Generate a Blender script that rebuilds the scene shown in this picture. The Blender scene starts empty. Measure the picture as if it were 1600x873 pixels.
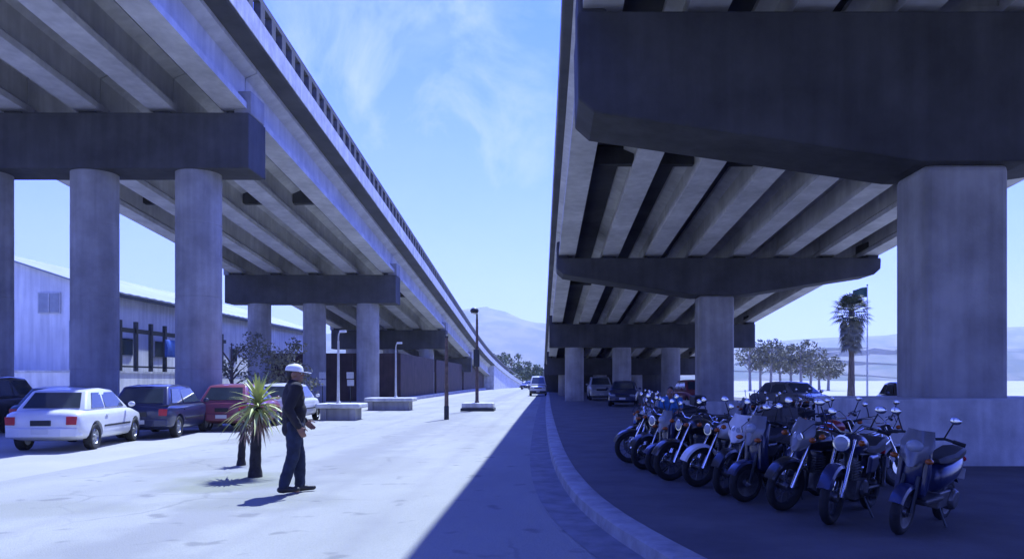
import bpy, bmesh, math, random
import numpy as np
from mathutils import Vector, Matrix
R = math.radians
SC = bpy.context.scene
COL = SC.collection
random.seed(7); RNG = np.random.default_rng(7)

# ------------------------------------------------------------------ camera
cam_d = bpy.data.cameras.new('camera'); cam = bpy.data.objects.new('camera', cam_d); COL.objects.link(cam)
cam.location = (0, 0, 1.6); cam.rotation_euler = (R(90), 0, 0)
cam_d.sensor_width = 36; cam_d.lens = 36*1212/1600
cam_d.shift_x = -55/1600; cam_d.shift_y = 156.5/1600
cam_d.clip_start = .05; cam_d.clip_end = 20000
SC.camera = cam

# ------------------------------------------------------------------ world and sun
SUNV = Vector((.15, .60, 1.0)).normalized()          # towards the sun
EL = math.asin(SUNV.z); AZ = math.atan2(SUNV.x, SUNV.y)
W = bpy.data.worlds.new('World'); SC.world = W; W.use_nodes = True
nt = W.node_tree; nt.nodes.clear()
out = nt.nodes.new('ShaderNodeOutputWorld'); bg = nt.nodes.new('ShaderNodeBackground')
sky = nt.nodes.new('ShaderNodeTexSky'); sky.sky_type = 'NISHITA'; sky.sun_disc = False
sky.sun_elevation = EL; sky.sun_rotation = AZ; sky.air_density = 1.0; sky.dust_density = .6; sky.ozone_density = 2.5
tc = nt.nodes.new('ShaderNodeTexCoord'); mp = nt.nodes.new('ShaderNodeMapping'); mp.inputs['Scale'].default_value = (1.6, 1.6, 4.2)
mp.inputs['Location'].default_value = (.35, .1, .2)
nz = nt.nodes.new('ShaderNodeTexNoise'); nz.inputs['Scale'].default_value = 2.1; nz.inputs['Detail'].default_value = 7; nz.inputs['Roughness'].default_value = .55
cr = nt.nodes.new('ShaderNodeValToRGB'); cr.color_ramp.elements[0].position = .47; cr.color_ramp.elements[1].position = .74
cr.color_ramp.elements[0].color = (0, 0, 0, 1); cr.color_ramp.elements[1].color = (.62, .62, .62, 1)
mx = nt.nodes.new('ShaderNodeMix'); mx.data_type = 'RGBA'; mx.inputs['B'].default_value = (6.1, 5.8, 10.0, 1)
L = nt.links.new
SKY_TINT = (.46, .58, 2.9, 1)        # a violet-blue sky all round
L(tc.outputs['Generated'], mp.inputs['Vector']); L(mp.outputs['Vector'], nz.inputs['Vector']); L(nz.outputs['Fac'], cr.inputs['Fac'])
def wmath(op, a, b=None, cl=False):
    q = nt.nodes.new('ShaderNodeMath'); q.operation = op; q.use_clamp = cl
    for i, v in enumerate((a, b)):
        if v is None: continue
        if isinstance(v, (int, float)): q.inputs[i].default_value = v
        else: L(v, q.inputs[i])
    return q.outputs[0]
sepw = nt.nodes.new('ShaderNodeSeparateXYZ'); L(tc.outputs['Generated'], sepw.inputs[0])
veil = wmath('MULTIPLY', wmath('POWER', wmath('SUBTRACT', 1.0, wmath('MULTIPLY', wmath('ABSOLUTE', sepw.outputs['Z']), 1.95), True), 1.25), wmath('ADD', .55, wmath('MULTIPLY', nz.outputs['Fac'], .45)))
CD = Vector((640-855, 1212, 593-165)).normalized()
dp = nt.nodes.new('ShaderNodeVectorMath'); dp.operation = 'DOT_PRODUCT'; L(tc.outputs['Generated'], dp.inputs[0]); dp.inputs[1].default_value = CD
mr = nt.nodes.new('ShaderNodeMapRange'); mr.interpolation_type = 'SMOOTHSTEP'; mr.inputs[1].default_value = .968; mr.inputs[2].default_value = 1; mr.inputs[3].default_value = 0; mr.inputs[4].default_value = .8; L(dp.outputs['Value'], mr.inputs[0])
mp3 = nt.nodes.new('ShaderNodeMapping'); mp3.inputs['Scale'].default_value = (4.2, 2.0, 3.6); L(tc.outputs['Generated'], mp3.inputs['Vector'])
nz3 = nt.nodes.new('ShaderNodeTexNoise'); nz3.inputs['Scale'].default_value = 1.6; nz3.inputs['Detail'].default_value = 8; nz3.inputs['Roughness'].default_value = .6; nz3.inputs['Distortion'].default_value = .5; L(mp3.outputs['Vector'], nz3.inputs['Vector'])
puff = wmath('MULTIPLY', mr.outputs[0], wmath('MULTIPLY', wmath('SUBTRACT', nz3.outputs['Fac'], .40, True), 3.6, True))
fac = wmath('MAXIMUM', wmath('MULTIPLY', cr.outputs['Color'], .7), wmath('MAXIMUM', veil, puff), True)
L(fac, mx.inputs['Factor']); tn = nt.nodes.new('ShaderNodeMix'); tn.data_type = 'RGBA'; tn.blend_type = 'MULTIPLY'; tn.inputs['Factor'].default_value = 1; tn.inputs['B'].default_value = SKY_TINT
L(sky.outputs['Color'], tn.inputs['A']); L(tn.outputs['Result'], mx.inputs['A']); L(mx.outputs['Result'], bg.inputs['Color'])
bg.inputs['Strength'].default_value = .088; L(bg.outputs['Background'], out.inputs['Surface'])
sl = bpy.data.lights.new('sun', 'SUN'); so = bpy.data.objects.new('sun', sl); COL.objects.link(so)
sl.energy = 5.0; sl.angle = R(.55); sl.color = (1, .94, .80)
so.rotation_euler = (-SUNV).to_track_quat('-Z', 'Y').to_euler(); so.location = (0, 0, 40)
VS = SC.view_settings
VS.view_transform = 'Standard'; VS.look = 'None'; VS.gamma = 1; VS.use_curve_mapping = False; VS.exposure = .74
VS.use_white_balance = True; VS.white_balance_temperature = 4850; VS.white_balance_tint = 12

# ------------------------------------------------------------------ materials
def mat(name, col, rough=.7, metal=0, var=.18, scale=3.0, bump=.0, bscale=40, streak=0, spec=.5, coat=0, col2=None, stretch=(1, 1, 1), emit=None, thr=(.35, .7)):
    m = bpy.data.materials.new(name); m.use_nodes = True; t = m.node_tree; b = t.nodes['Principled BSDF']
    b.inputs['Roughness'].default_value = rough; b.inputs['Metallic'].default_value = metal
    b.inputs['Specular IOR Level'].default_value = spec; b.inputs['Coat Weight'].default_value = coat
    k = t.links.new
    c = t.nodes.new('ShaderNodeTexCoord'); mpn = t.nodes.new('ShaderNodeMapping'); mpn.inputs['Scale'].default_value = stretch
    k(c.outputs['Object'], mpn.inputs['Vector'])
    n = t.nodes.new('ShaderNodeTexNoise'); n.inputs['Scale'].default_value = scale; n.inputs['Detail'].default_value = 6; n.inputs['Roughness'].default_value = .6
    k(mpn.outputs['Vector'], n.inputs['Vector'])
    r = t.nodes.new('ShaderNodeValToRGB'); r.color_ramp.elements[0].position = thr[0]; r.color_ramp.elements[1].position = thr[1]
    c2 = col2 if col2 else tuple(x*(1-2*var) for x in col)
    c1 = col if col2 else tuple(min(1, x*(1+var*.5)) for x in col)
    r.color_ramp.elements[0].color = (*c2, 1); r.color_ramp.elements[1].color = (*c1, 1)
    k(n.outputs['Fac'], r.inputs['Fac']); colout = r.outputs['Color']
    if streak:
        mp2 = t.nodes.new('ShaderNodeMapping'); mp2.inputs['Scale'].default_value = (1.7, 1.7, .12); k(c.outputs['Object'], mp2.inputs['Vector'])
        n2 = t.nodes.new('ShaderNodeTexNoise'); n2.inputs['Scale'].default_value = 2.2; n2.inputs['Detail'].default_value = 5; k(mp2.outputs['Vector'], n2.inputs['Vector'])
        r2 = t.nodes.new('ShaderNodeValToRGB'); r2.color_ramp.elements[0].position = .38; r2.color_ramp.elements[1].position = .62
        v = 1-streak; r2.color_ramp.elements[0].color = (v, v, v, 1); r2.color_ramp.elements[1].color = (1, 1, 1, 1); k(n2.outputs['Fac'], r2.inputs['Fac'])
        mm = t.nodes.new('ShaderNodeMix'); mm.data_type = 'RGBA'; mm.blend_type = 'MULTIPLY'; mm.inputs['Factor'].default_value = 1
        k(colout, mm.inputs['A']); k(r2.outputs['Color'], mm.inputs['B']); colout = mm.outputs['Result']
    k(colout, b.inputs['Base Color'])
    if bump:
        nb = t.nodes.new('ShaderNodeTexNoise'); nb.inputs['Scale'].default_value = bscale; nb.inputs['Detail'].default_value = 4; k(c.outputs['Object'], nb.inputs['Vector'])
        bp = t.nodes.new('ShaderNodeBump'); bp.inputs['Strength'].default_value = bump; bp.inputs['Distance'].default_value = .02
        k(nb.outputs['Fac'], bp.inputs['Height']); k(bp.outputs['Normal'], b.inputs['Normal'])
    if emit: b.inputs['Emission Color'].default_value = (*emit[:3], 1); b.inputs['Emission Strength'].default_value = emit[3]
    return m
M = {}
M['concrete'] = mat('weathered_concrete', (.40, .39, .37), .88, var=.16, scale=.9, bump=.25, bscale=18, streak=.18)
M['concrete_dk'] = mat('shade_darkened_concrete', (.075, .075, .075), .9, var=.2, scale=.8, bump=.3, bscale=14, streak=.18)  # concrete with the shade under the decks put into its colour
M['soffit'] = mat('girder_concrete', (.62, .61, .59), .85, var=.13, scale=.7, bump=.15, bscale=20, streak=.12)
M['deck_shade'] = mat('deck_slab_concrete', (.10, .10, .098), .92, var=.2, scale=.6, bump=.2)  # slab colour darkened to deepen the shade between the girders
M['whitewash'] = mat('whitewashed_concrete', (.66, .66, .64), .8, var=.14, scale=2, bump=.2, streak=.22)
M['kerb'] = mat('kerb_concrete', (.38, .38, .36), .85, var=.2, scale=2.5, bump=.3)
M['gutter'] = mat('gutter_concrete', (.25, .25, .245), .85, var=.2, scale=2.5, bump=.3)
M['road'] = mat('dusty_road_surface', (.325, .325, .28), .9, scale=.35, bump=.45, bscale=60, col2=(.25, .253, .22), thr=(.3, .62), stretch=(1.6, .5, 1))
M['lot'] = mat('dusty_lot_surface', (.36, .35, .32), .95, scale=.22, bump=.4, bscale=30, col2=(.27, .275, .24), thr=(.3, .6))
M['seam'] = mat('worn_asphalt_seam', (.205, .205, .20), .9, scale=1.2, bump=.4, bscale=60, col2=(.26, .258, .245), thr=(.35, .65))
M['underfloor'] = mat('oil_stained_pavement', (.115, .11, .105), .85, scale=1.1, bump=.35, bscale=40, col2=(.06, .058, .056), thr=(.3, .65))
M['hill'] = mat('dry_hillside', (.15, .145, .10), .95, scale=.012, col2=(.05, .07, .04), thr=(.42, .6))
M['maroon'] = mat('maroon_painted_wall', (.065, .034, .036), .8, var=.25, scale=1.2, bump=.2, streak=.3)
M['white_wall'] = mat('white_painted_wall', (.84, .84, .81), .8, var=.08, scale=.6, bump=.1, streak=.18)
M['roof_grey'] = mat('grey_sheet_roof', (.30, .32, .33), .5, var=.12, scale=.5)
M['win_dark'] = mat('dark_window_glass', (.03, .04, .05), .08, var=.1, spec=.8)
M['shutter'] = mat('grey_window', (.32, .34, .36), .5, var=.1)
M['steel_dk'] = mat('dark_painted_steel', (.035, .04, .045), .5, metal=.3, var=.2, scale=8)
M['steel_gal'] = mat('galvanised_steel', (.45, .46, .46), .45, metal=.7, var=.15, scale=6)
M['pole_brown'] = mat('weathered_brown_pole', (.16, .11, .085), .7, var=.3, scale=6)
M['pole_white'] = mat('white_painted_pole', (.55, .55, .53), .55, var=.1, scale=6)
M['lamp'] = mat('lamp_lens', (.8, .8, .78), .3, var=.05)
M['tarp'] = mat('blue_tarpaulin', (.05, .10, .42), .5, var=.2, scale=3, bump=.3, bscale=6)
M['rail'] = mat('railing_concrete', (.11, .11, .108), .85, var=.2, scale=3, streak=.2)
M['glass'] = mat('car_glass', (.045, .055, .065), .05, var=.1, spec=.9)
M['rubber'] = mat('tyre_rubber', (.018, .018, .018), .8, var=.2, scale=12)
M['chrome'] = mat('chrome', (.78, .79, .8), .14, metal=1, var=.06, scale=10)
M['alloy'] = mat('alloy_wheel', (.50, .51, .52), .35, metal=.8, var=.12, scale=10)
M['plastic'] = mat('black_plastic', (.022, .022, .024), .55, var=.2, scale=10)
M['taillight'] = mat('red_light_lens', (.42, .012, .015), .2, var=.1, scale=12)
M['headlight'] = mat('clear_light_lens', (.34, .36, .38), .08, var=.05, scale=12)
M['orange'] = mat('amber_light_lens', (.30, .09, .012), .2, var=.05)
M['alloy_dk'] = mat('dull_steel_rim', (.16, .16, .165), .4, metal=.7, var=.25, scale=12)
M['plate'] = mat('licence_plate', (.6, .6, .58), .5, var=.05)
M['vinyl'] = mat('black_vinyl_seat', (.016, .016, .017), .6, var=.2, bump=.2, bscale=60)
M['engine'] = mat('cast_engine', (.17, .17, .175), .45, metal=.7, var=.2, scale=12)
def paint(name, c): 
    return mat(name, c, .32, var=.06, scale=1.5, spec=.5, coat=.6)
for n_, c_ in dict(white=(.72, .72, .70), navy=(.018, .022, .07), red=(.20, .035, .06), green=(.03, .055, .05), black=(.012, .012, .014), grey=(.14, .145, .155),
                   silver=(.42, .43, .44), blue=(.02, .05, .22), pink=(.22, .06, .09), bikered=(.26, .018, .02), orange=(.42, .13, .015)).items():
    M['p_'+n_] = paint(n_+'_vehicle_paint', c_)
M['skin'] = mat('brown_skin', (.27, .15, .095), .55, var=.1, scale=9)
M['blackcloth'] = mat('black_cotton', (.020, .018, .022), .9, var=.25, scale=9, bump=.5, bscale=14)
M['darkcloth'] = mat('dark_blue_denim', (.022, .030, .065), .9, var=.25, scale=9, bump=.5, bscale=14)
M['bluecloth'] = mat('blue_cotton', (.09, .19, .42), .9, var=.2, scale=9, bump=.5, bscale=14)
M['hivis'] = mat('yellow_green_cloth', (.40, .44, .05), .85, var=.2, scale=8, bump=.5, bscale=14)
M['tan'] = mat('tan_cloth', (.34, .24, .16), .9, var=.2, scale=8, bump=.4, bscale=14)
M['whitecloth'] = mat('white_cloth', (.80, .80, .78), .85, var=.06, scale=9, bump=.3, bscale=16)
M['hair'] = mat('dark_hair', (.015, .012, .010), .6, var=.3, scale=30, bump=.4, bscale=80)
M['eye'] = mat('eye_white', (.7, .7, .68), .3, var=.05)
M['lip'] = mat('lip', (.25, .10, .08), .5, var=.05)
M['bark'] = mat('tree_bark', (.16, .13, .10), .95, var=.3, scale=7, bump=.8, bscale=12, stretch=(1, 1, .25))
M['palebark'] = mat('pale_bark', (.40, .37, .32), .9, var=.2, scale=5, bump=.5, bscale=12)
M['leaf'] = mat('green_foliage', (.085, .11, .04), .7, scale=1.1, col2=(.035, .06, .022), thr=(.35, .65))
M['leaf_dry'] = mat('dusty_olive_foliage', (.22, .21, .13), .8, scale=1.3, col2=(.11, .115, .06), thr=(.35, .65))
M['frond'] = mat('palm_frond', (.055, .075, .028), .6, var=.3, scale=2)
M['grass'] = mat('dry_green_grass', (.24, .27, .13), .8, var=.15, scale=3)
M['flag'] = mat('dark_flag_cloth', (.02, .06, .04), .8, var=.2)

def road_stains(m, band_x, patches):
    """an old worn asphalt seam along the road and earthy patches, edges broken up by noise"""
    t = m.node_tree; b = t.nodes['Principled BSDF']; k = t.links.new; src = b.inputs['Base Color'].links[0].from_socket
    c = t.nodes.new('ShaderNodeTexCoord'); n = t.nodes.new('ShaderNodeTexNoise'); n.inputs['Scale'].default_value = 1.3; n.inputs['Detail'].default_value = 6
    k(c.outputs['Object'], n.inputs['Vector']); s = t.nodes.new('ShaderNodeSeparateXYZ'); k(c.outputs['Object'], s.inputs[0])
    def mth(op, a, bb=None):
        q = t.nodes.new('ShaderNodeMath'); q.operation = op
        for i, v in enumerate((a, bb)):
            if v is None: continue
            if isinstance(v, (int, float)): q.inputs[i].default_value = v
            else: k(v, q.inputs[i])
        return q.outputs[0]
    wob = mth('MULTIPLY', mth('SUBTRACT', n.outputs['Fac'], .5), 1.6)
    def over(src, fac, col):
        mm = t.nodes.new('ShaderNodeMix'); mm.data_type = 'RGBA'; k(fac, mm.inputs['Factor']); k(src, mm.inputs['A']); mm.inputs['B'].default_value = (*col, 1); return mm.outputs['Result']
    def ramp(v, lo, hi, top):
        r = t.nodes.new('ShaderNodeMapRange'); r.inputs[1].default_value = lo; r.inputs[2].default_value = hi; r.inputs[3].default_value = 0; r.inputs[4].default_value = top; k(v, r.inputs[0]); return r.outputs[0]
    d = mth('ADD', mth('SUBTRACT', .75, mth('ABSOLUTE', mth('SUBTRACT', s.outputs['X'], band_x))), wob)
    src = over(src, ramp(d, 0, .5, .55), (.185, .185, .18))
    for x, y, rx, ry, col, f in patches:
        e = mth('ADD', mth('POWER', mth('DIVIDE', mth('SUBTRACT', s.outputs['X'], x), rx), 2), mth('POWER', mth('DIVIDE', mth('SUBTRACT', s.outputs['Y'], y), ry), 2))
        src = over(src, ramp(mth('ADD', mth('SUBTRACT', 1, e), wob), 0, .7, f), col)
    vo = t.nodes.new('ShaderNodeTexVoronoi'); vo.feature = 'DISTANCE_TO_EDGE'; vo.inputs['Scale'].default_value = .34
    wv = t.nodes.new('ShaderNodeVectorMath'); wv.operation = 'ADD'; k(c.outputs['Object'], wv.inputs[0]); n3 = t.nodes.new('ShaderNodeTexNoise'); n3.inputs['Scale'].default_value = .8; n3.inputs['Detail'].default_value = 5; k(c.outputs['Object'], n3.inputs['Vector']); k(n3.outputs['Color'], wv.inputs[1]); k(wv.outputs[0], vo.inputs['Vector'])
    n4 = t.nodes.new('ShaderNodeTexNoise'); n4.inputs['Scale'].default_value = .25; k(c.outputs['Object'], n4.inputs['Vector'])
    ck = mth('MULTIPLY', ramp(vo.outputs['Distance'], .012, .004, 1.0), ramp(n4.outputs['Fac'], .50, .60, .35)); src = over(src, ck, (.10, .10, .095))
    n5 = t.nodes.new('ShaderNodeTexNoise'); n5.inputs['Scale'].default_value = 55; n5.inputs['Detail'].default_value = 3; k(c.outputs['Object'], n5.inputs['Vector']); src = over(src, ramp(n5.outputs['Fac'], .42, .60, .28), (.17, .17, .165))
    for tx in (-1.9, -3.1, -5.6):
        src = over(src, ramp(mth('ADD', mth('SUBTRACT', .22, mth('ABSOLUTE', mth('SUBTRACT', s.outputs['X'], tx))), mth('MULTIPLY', wob, .35)), 0, .3, .42), (.19, .19, .185))
    n6 = t.nodes.new('ShaderNodeTexNoise'); n6.inputs['Scale'].default_value = 1.9; n6.inputs['Detail'].default_value = 2; k(c.outputs['Object'], n6.inputs['Vector']); src = over(src, ramp(n6.outputs['Fac'], .64, .71, .55), (.12, .12, .115))
    k(src, b.inputs['Base Color'])
road_stains(M['road'], -4.0, [(-4.95, 12.2, 1.15, 1.35, (.20, .21, .13), .8), (-3.9, 10.2, 1.3, .9, (.21, .215, .17), .6), (-6.3, 9.6, 1.5, .8, (.22, .225, .17), .5), (-3.0, 14.5, 1.0, 2.2, (.23, .23, .20), .5), (-6.6, 14.5, 1.4, 1.5, (.22, .215, .17), .5), (-2.4, 24, 1.2, 5, (.25, .245, .225), .5), (-7.6, 21, 1.2, 2.5, (.22, .215, .18), .5)])

# ------------------------------------------------------------------ mesh helpers
class MB:
    def __init__(s): s.v = []; s.f = []
    def add(s, vs, fs):
        o = len(s.v); s.v += [tuple(v) for v in vs]; s.f += [tuple(i+o for i in f) for f in fs]; return s
    def box(s, x0, x1, y0, y1, z0, z1, rz=0, c=None):
        vs = [Vector((x, y, z)) for z in (z0, z1) for y in (y0, y1) for x in (x0, x1)]
        if rz:
            c = Vector(c or ((x0+x1)/2, (y0+y1)/2, 0)); Q = Matrix.Rotation(rz, 3, 'Z'); vs = [Q@(v-c)+c for v in vs]
        return s.add(vs, [(0, 2, 3, 1), (4, 5, 7, 6), (0, 1, 5, 4), (1, 3, 7, 5), (3, 2, 6, 7), (2, 0, 4, 6)])
    def loft(s, rings, caps=True, close=True):
        n = len(rings[0]); vs = [v for r in rings for v in r]; fs = []
        for i in range(len(rings)-1):
            for j in range(n if close else n-1):
                a = i*n+j; b = i*n+(j+1) % n; fs.append((a, b, b+n, a+n))
        if caps: fs.append(tuple(range(n))[::-1]); fs.append(tuple(range((len(rings)-1)*n, len(rings)*n)))
        return s.add(vs, fs)
    def tube(s, pts, rad, n=10, caps=True):
        pts = [Vector(p) for p in pts]; rad = rad if hasattr(rad, '__len__') else [rad]*len(pts); rings = []; up = None
        for i, p in enumerate(pts):
            d = (pts[min(i+1, len(pts)-1)]-pts[max(i-1, 0)]).normalized()
            if up is None: up = Vector((0, 0, 1)) if abs(d.z) < .9 else Vector((0, 1, 0))
            a = d.cross(up).normalized(); b = a.cross(d).normalized(); up = b
            rings.append([p+(a*math.cos(t)+b*math.sin(t))*rad[i] for t in (2*math.pi*k/n for k in range(n))])
        return s.loft(rings, caps)
    def lathe(s, prof, origin=(0, 0, 0), axis='Z', n=24, caps=True):
        o = Vector(origin); rings = []
        for r, h in prof:
            ring = []
            for k in range(n):
                t = 2*math.pi*k/n; c, q = r*math.cos(t), r*math.sin(t)
                ring.append(o+Vector({'Z': (c, q, h), 'X': (h, c, q), 'Y': (q, h, c)}[axis]))
            rings.append(ring)
        return s.loft(rings, caps)
    def torus(s, R0, r0, origin=(0, 0, 0), axis='X', n=28, m=10, sx=1.0):
        rings = []; o = Vector(origin)
        for k in range(n):
            t = 2*math.pi*k/n; ring = []
            for j in range(m):
                u = 2*math.pi*j/m; rr = R0+r0*math.cos(u); h = r0*sx*math.sin(u)
                ring.append(o+Vector({'X': (h, rr*math.cos(t), rr*math.sin(t)), 'Z': (rr*math.cos(t), rr*math.sin(t), h)}[axis]))
            rings.append(ring)
        rings.append(rings[0]); return s.loft(rings, False)
    def ell(s, c, r, n=14, m=10, rot=None):
        c = Vector(c); rings = []
        for i in range(m+1):
            p = math.pi*(.02+.96*i/m); ring = []
            for k in range(n):
                t = 2*math.pi*k/n; v = Vector((r[0]*math.sin(p)*math.cos(t), r[1]*math.sin(p)*math.sin(t), -r[2]*math.cos(p)))
                if rot: v = rot@v
                ring.append(c+v)
            rings.append(ring)
        return s.loft(rings)
    def cap(s, p, q, r1, r2, n=12):
        p = Vector(p); q = Vector(q); d = (q-p); l = d.length or 1e-4; d /= l; pts = []; rs = []
        for a in (-.97, -.75, -.4): pts.append(p+d*(a*r1)); rs.append(r1*math.sqrt(1-a*a))
        for k in range(5): t = k/4; pts.append(p+d*l*t); rs.append(r1+(r2-r1)*t)
        for a in (.4, .75, .97): pts.append(q+d*(a*r2)); rs.append(r2*math.sqrt(1-a*a))
        return s.tube(pts, rs, n)
    def mesh(s, name='m'):
        me = bpy.data.meshes.new(name); me.from_pydata(s.v, [], s.f); me.update()
        bm = bmesh.new(); bm.from_mesh(me); bmesh.ops.recalc_face_normals(bm, faces=bm.faces); bm.to_mesh(me); bm.free(); return me
    def build(s, name, m, parent=None, bevel=0, smooth=False, segs=2, sub=0, loc=None):
        me = s.mesh(name)
        return link(name, me, m, parent, bevel, smooth, segs, sub, loc)

def bake(me, mods):
    """apply modifiers to a mesh and return the result"""
    o = bpy.data.objects.new('tmp', me); COL.objects.link(o)
    for kind, kw in mods:
        md = o.modifiers.new('m', kind)
        for k, v in kw.items(): setattr(md, k, v)
    dg = bpy.context.evaluated_depsgraph_get(); r = bpy.data.meshes.new_from_object(o.evaluated_get(dg), depsgraph=dg)
    bpy.data.objects.remove(o); return r
def link(name, me, m, parent=None, bevel=0, smooth=False, segs=2, sub=0, loc=None):
    if bevel or sub:
        mods = []
        if sub: mods.append(('SUBSURF', dict(levels=sub, render_levels=sub)))
        if bevel: mods.append(('BEVEL', dict(width=bevel, segments=segs, limit_method='ANGLE', angle_limit=R(35))))
        me = bake(me, mods)
    me.name = name
    me.materials.clear(); me.materials.append(M[m] if isinstance(m, str) else m)
    if smooth:
        for p in me.polygons: p.use_smooth = True
        try: me.set_sharp_from_angle(angle=R(40))
        except Exception: pass
    o = bpy.data.objects.new(name, me); COL.objects.link(o)
    if parent: o.parent = parent
    if loc: o.location = loc
    return o
def tag(o, label=None, cat=None, group=None, kind=None):
    if label: o['label'] = label
    if cat: o['category'] = cat
    if group: o['group'] = group
    if kind: o['kind'] = kind
    return o
def thing(name, label, cat, loc=(0, 0, 0), rz=0, group=None):
    o = bpy.data.objects.new(name, None); COL.objects.link(o); o.location = loc; o.rotation_euler = (0, 0, rz); o.empty_display_size = .2
    return tag(o, label, cat, group)
KIDS = {}
def copy_tree(o, parent=None, remat=None):
    c = o.copy(); COL.objects.link(c); c.parent = parent
    if remat and c.type == 'MESH' and c.data.materials and c.data.materials[0].name in remat:
        key = (c.data.name, remat[c.data.materials[0].name].name)
        if key not in KIDS:
            d = c.data.copy(); d.materials[0] = remat[c.data.materials[0].name]; KIDS[key] = d
        c.data = KIDS[key]
    for ch in list(o.children): copy_tree(ch, c, remat)
    return c
def lerp(a, b, t): return a+(b-a)*t
def interp(x, xs, ys): return float(np.interp(x, xs, ys))

# ------------------------------------------------------------------ the ground
def sheet(name, m, z, xs_left, xs_right, ys, kind='structure', label=None):
    b = MB(); vs = []
    for y, a, c in zip(ys, xs_left, xs_right): vs += [(a, y, z), (c, y, z)]
    b.add(vs, [(2*i, 2*i+1, 2*i+3, 2*i+2) for i in range(len(ys)-1)])
    return tag(b.build(name, m), label, None, None, kind)
gb = MB(); gb.add([(-7000, -3000, 0), (7000, -3000, 0), (7000, 9000, 0), (-7000, 9000, 0)], [(0, 1, 2, 3)])
tag(gb.build('ground', 'lot'), kind='structure')
KY = [-12, -4, 2, 3.5, 5, 6, 7, 8, 9.15, 10, 11, 12.3, 13.8, 16, 18, 23, 32, 41, 60, 90, 150, 260]
KX = [5.2, 3.7, 2.35, 1.85, 1.36, 1.08, .84, .62, .42, .34, .26, .18, .12, .06, .03, -.02, -.07, -.1, -.1, -.1, .3, 2]
def kx(y): return interp(y, KY, KX)
# finer smooth kerb line
ky = list(np.concatenate([np.arange(-12, 26, .5), np.arange(26, 262, 4)]))
def ksm(y): return sum(kx(y+d)*w for d, w in ((-1.2, .2), (-.6, .2), (0, .2), (.6, .2), (1.2, .2)))
kxs = [ksm(y) for y in ky]
sheet('road', 'road', .004, [-8.6]*len(ky), [k-.38 for k in kxs], ky)
sheet('gutter_strip', 'gutter', .009, [k-.42 for k in kxs], [k+.02 for k in kxs], ky)
b = MB(); rings = []
for y, k in zip(ky, kxs):
    rings.append([(k, y, -.02), (k+.015, y, .13), (k+.04, y, .15), (k+.27, y, .152), (k+.30, y, .14), (k+.30, y, -.02)])
b.loft(rings); tag(b.build('kerb', 'kerb', smooth=True), kind='structure')
b = MB(); rings = [[(k+.295, y, .02), (k+.295, y, .128), (15.6, y, .128), (15.6, y, .02)] for y, k in zip(ky, kxs) if y < 96]
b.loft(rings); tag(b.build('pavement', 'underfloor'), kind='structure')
b = MB(); b.box(15.6, 15.85, -12, 96, -.02, .16); tag(b.build('kerb', 'kerb', bevel=.02), kind='structure')
# mountains
def ridge(name, dist, pts, depth, seed):
    r = random.Random(seed); b = MB(); n = 120; x0, x1 = pts[0][0], pts[-1][0]; rows = 16; vs = []
    px = [p[0] for p in pts]; ph = [p[1] for p in pts]
    sm = [[r.uniform(-1, 1) for _ in range(n+1)] for _ in range(3)]
    for j in range(rows+1):
        t = j/rows
        for i in range(n+1):
            x = lerp(x0, x1, i/n); h = interp(x, px, ph)
            prof = math.sin(min(1, t*1.0)*math.pi/2)**1.1
            k = .05*math.sin(i*.9+j*.4+seed)+.06*math.sin(i*.37+seed*2)*math.sin(j*.8)+.025*sm[j % 3][i]
            z = h*prof*(1+k*(.25+.75*t if j < rows else .25)) - (2 if j == 0 else 0)
            vs.append((x+40*math.sin(j*1.3+i*.7), dist+depth*t, max(z, -2)))
    fs = [(j*(n+1)+i, j*(n+1)+i+1, (j+1)*(n+1)+i+1, (j+1)*(n+1)+i) for j in range(rows) for i in range(n)]
    # back slope
    k0 = len(vs); vs += [(v[0], v[1]+depth*.8, -2) for v in vs[-(n+1):]]
    fs += [(rows*(n+1)+i, rows*(n+1)+i+1, k0+i+1, k0+i) for i in range(n)]
    b.add(vs, fs); return tag(b.build(name, 'hill', smooth=True), kind='structure')
D1 = 2600
def hx(px, d): return (px-855)/1212*d
def hz(py, d): return (593-py)/1212*d+1.6
ridge('mountain', 1900, [(hx(-700, D1), 60), (hx(100, D1), 120), (hx(560, D1), hz(520, D1)), (hx(680, D1), hz(497, D1)), (hx(755, D1), hz(487, D1)), (hx(800, D1), hz(497, D1)),
                       (hx(860, D1), hz(506, D1)), (hx(960, D1), hz(528, D1)), (hx(1150, D1), hz(540, D1)), (hx(1400, D1), hz(520, D1)), (hx(1700, D1), hz(508, D1)), (hx(2400, D1), 100)], 700, 2)
ridge('mountain', 1100, [(hx(-400, 1400), 20), (hx(600, 1400), 30), (hx(900, 1400), 22), (hx(1180, 1400), 30), (hx(1300, 1400), hz(545, 1400)), (hx(1420, 1400), hz(538, 1400)), (hx(1800, 1400), 40)], 300, 5)

# ------------------------------------------------------------------ bridges
def lifts(r, h, step=2.44):
    p = [(r, -.3)]; z = step*.8
    while z < h-.4: p += [(r, z-.014), (r-.014, z-.008), (r-.014, z+.008), (r-.004, z+.014)]; z += step
    return p+[(r-.004, h)]
def CL(y): return 5.75*max(0, (y-97)/84)**2
def ZL(y):                       # underside of the girders of the left flyover
    base = 10.575-.08*(y-26.5)
    return base if y < 101.5 else base-.010*(y-101.5)
def sec(prof, ys, cf, zf):
    return [[(x+cf(y), y, z+zf(y)) for x, z in prof] for y in ys]
def girder_prof(x, d=1.3, bf=.34, tf=.42):
    k = d/1.3
    return [(x-bf, 0), (x+bf, 0), (x+bf, .17*k), (x+.11*k, .36*k), (x+.11*k, d-.26*k), (x+tf, d-.12*k), (x+tf, d), (x-tf, d), (x-tf, d-.12*k), (x-.11*k, d-.26*k), (x-.11*k, .36*k), (x-bf, .17*k)]
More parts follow.
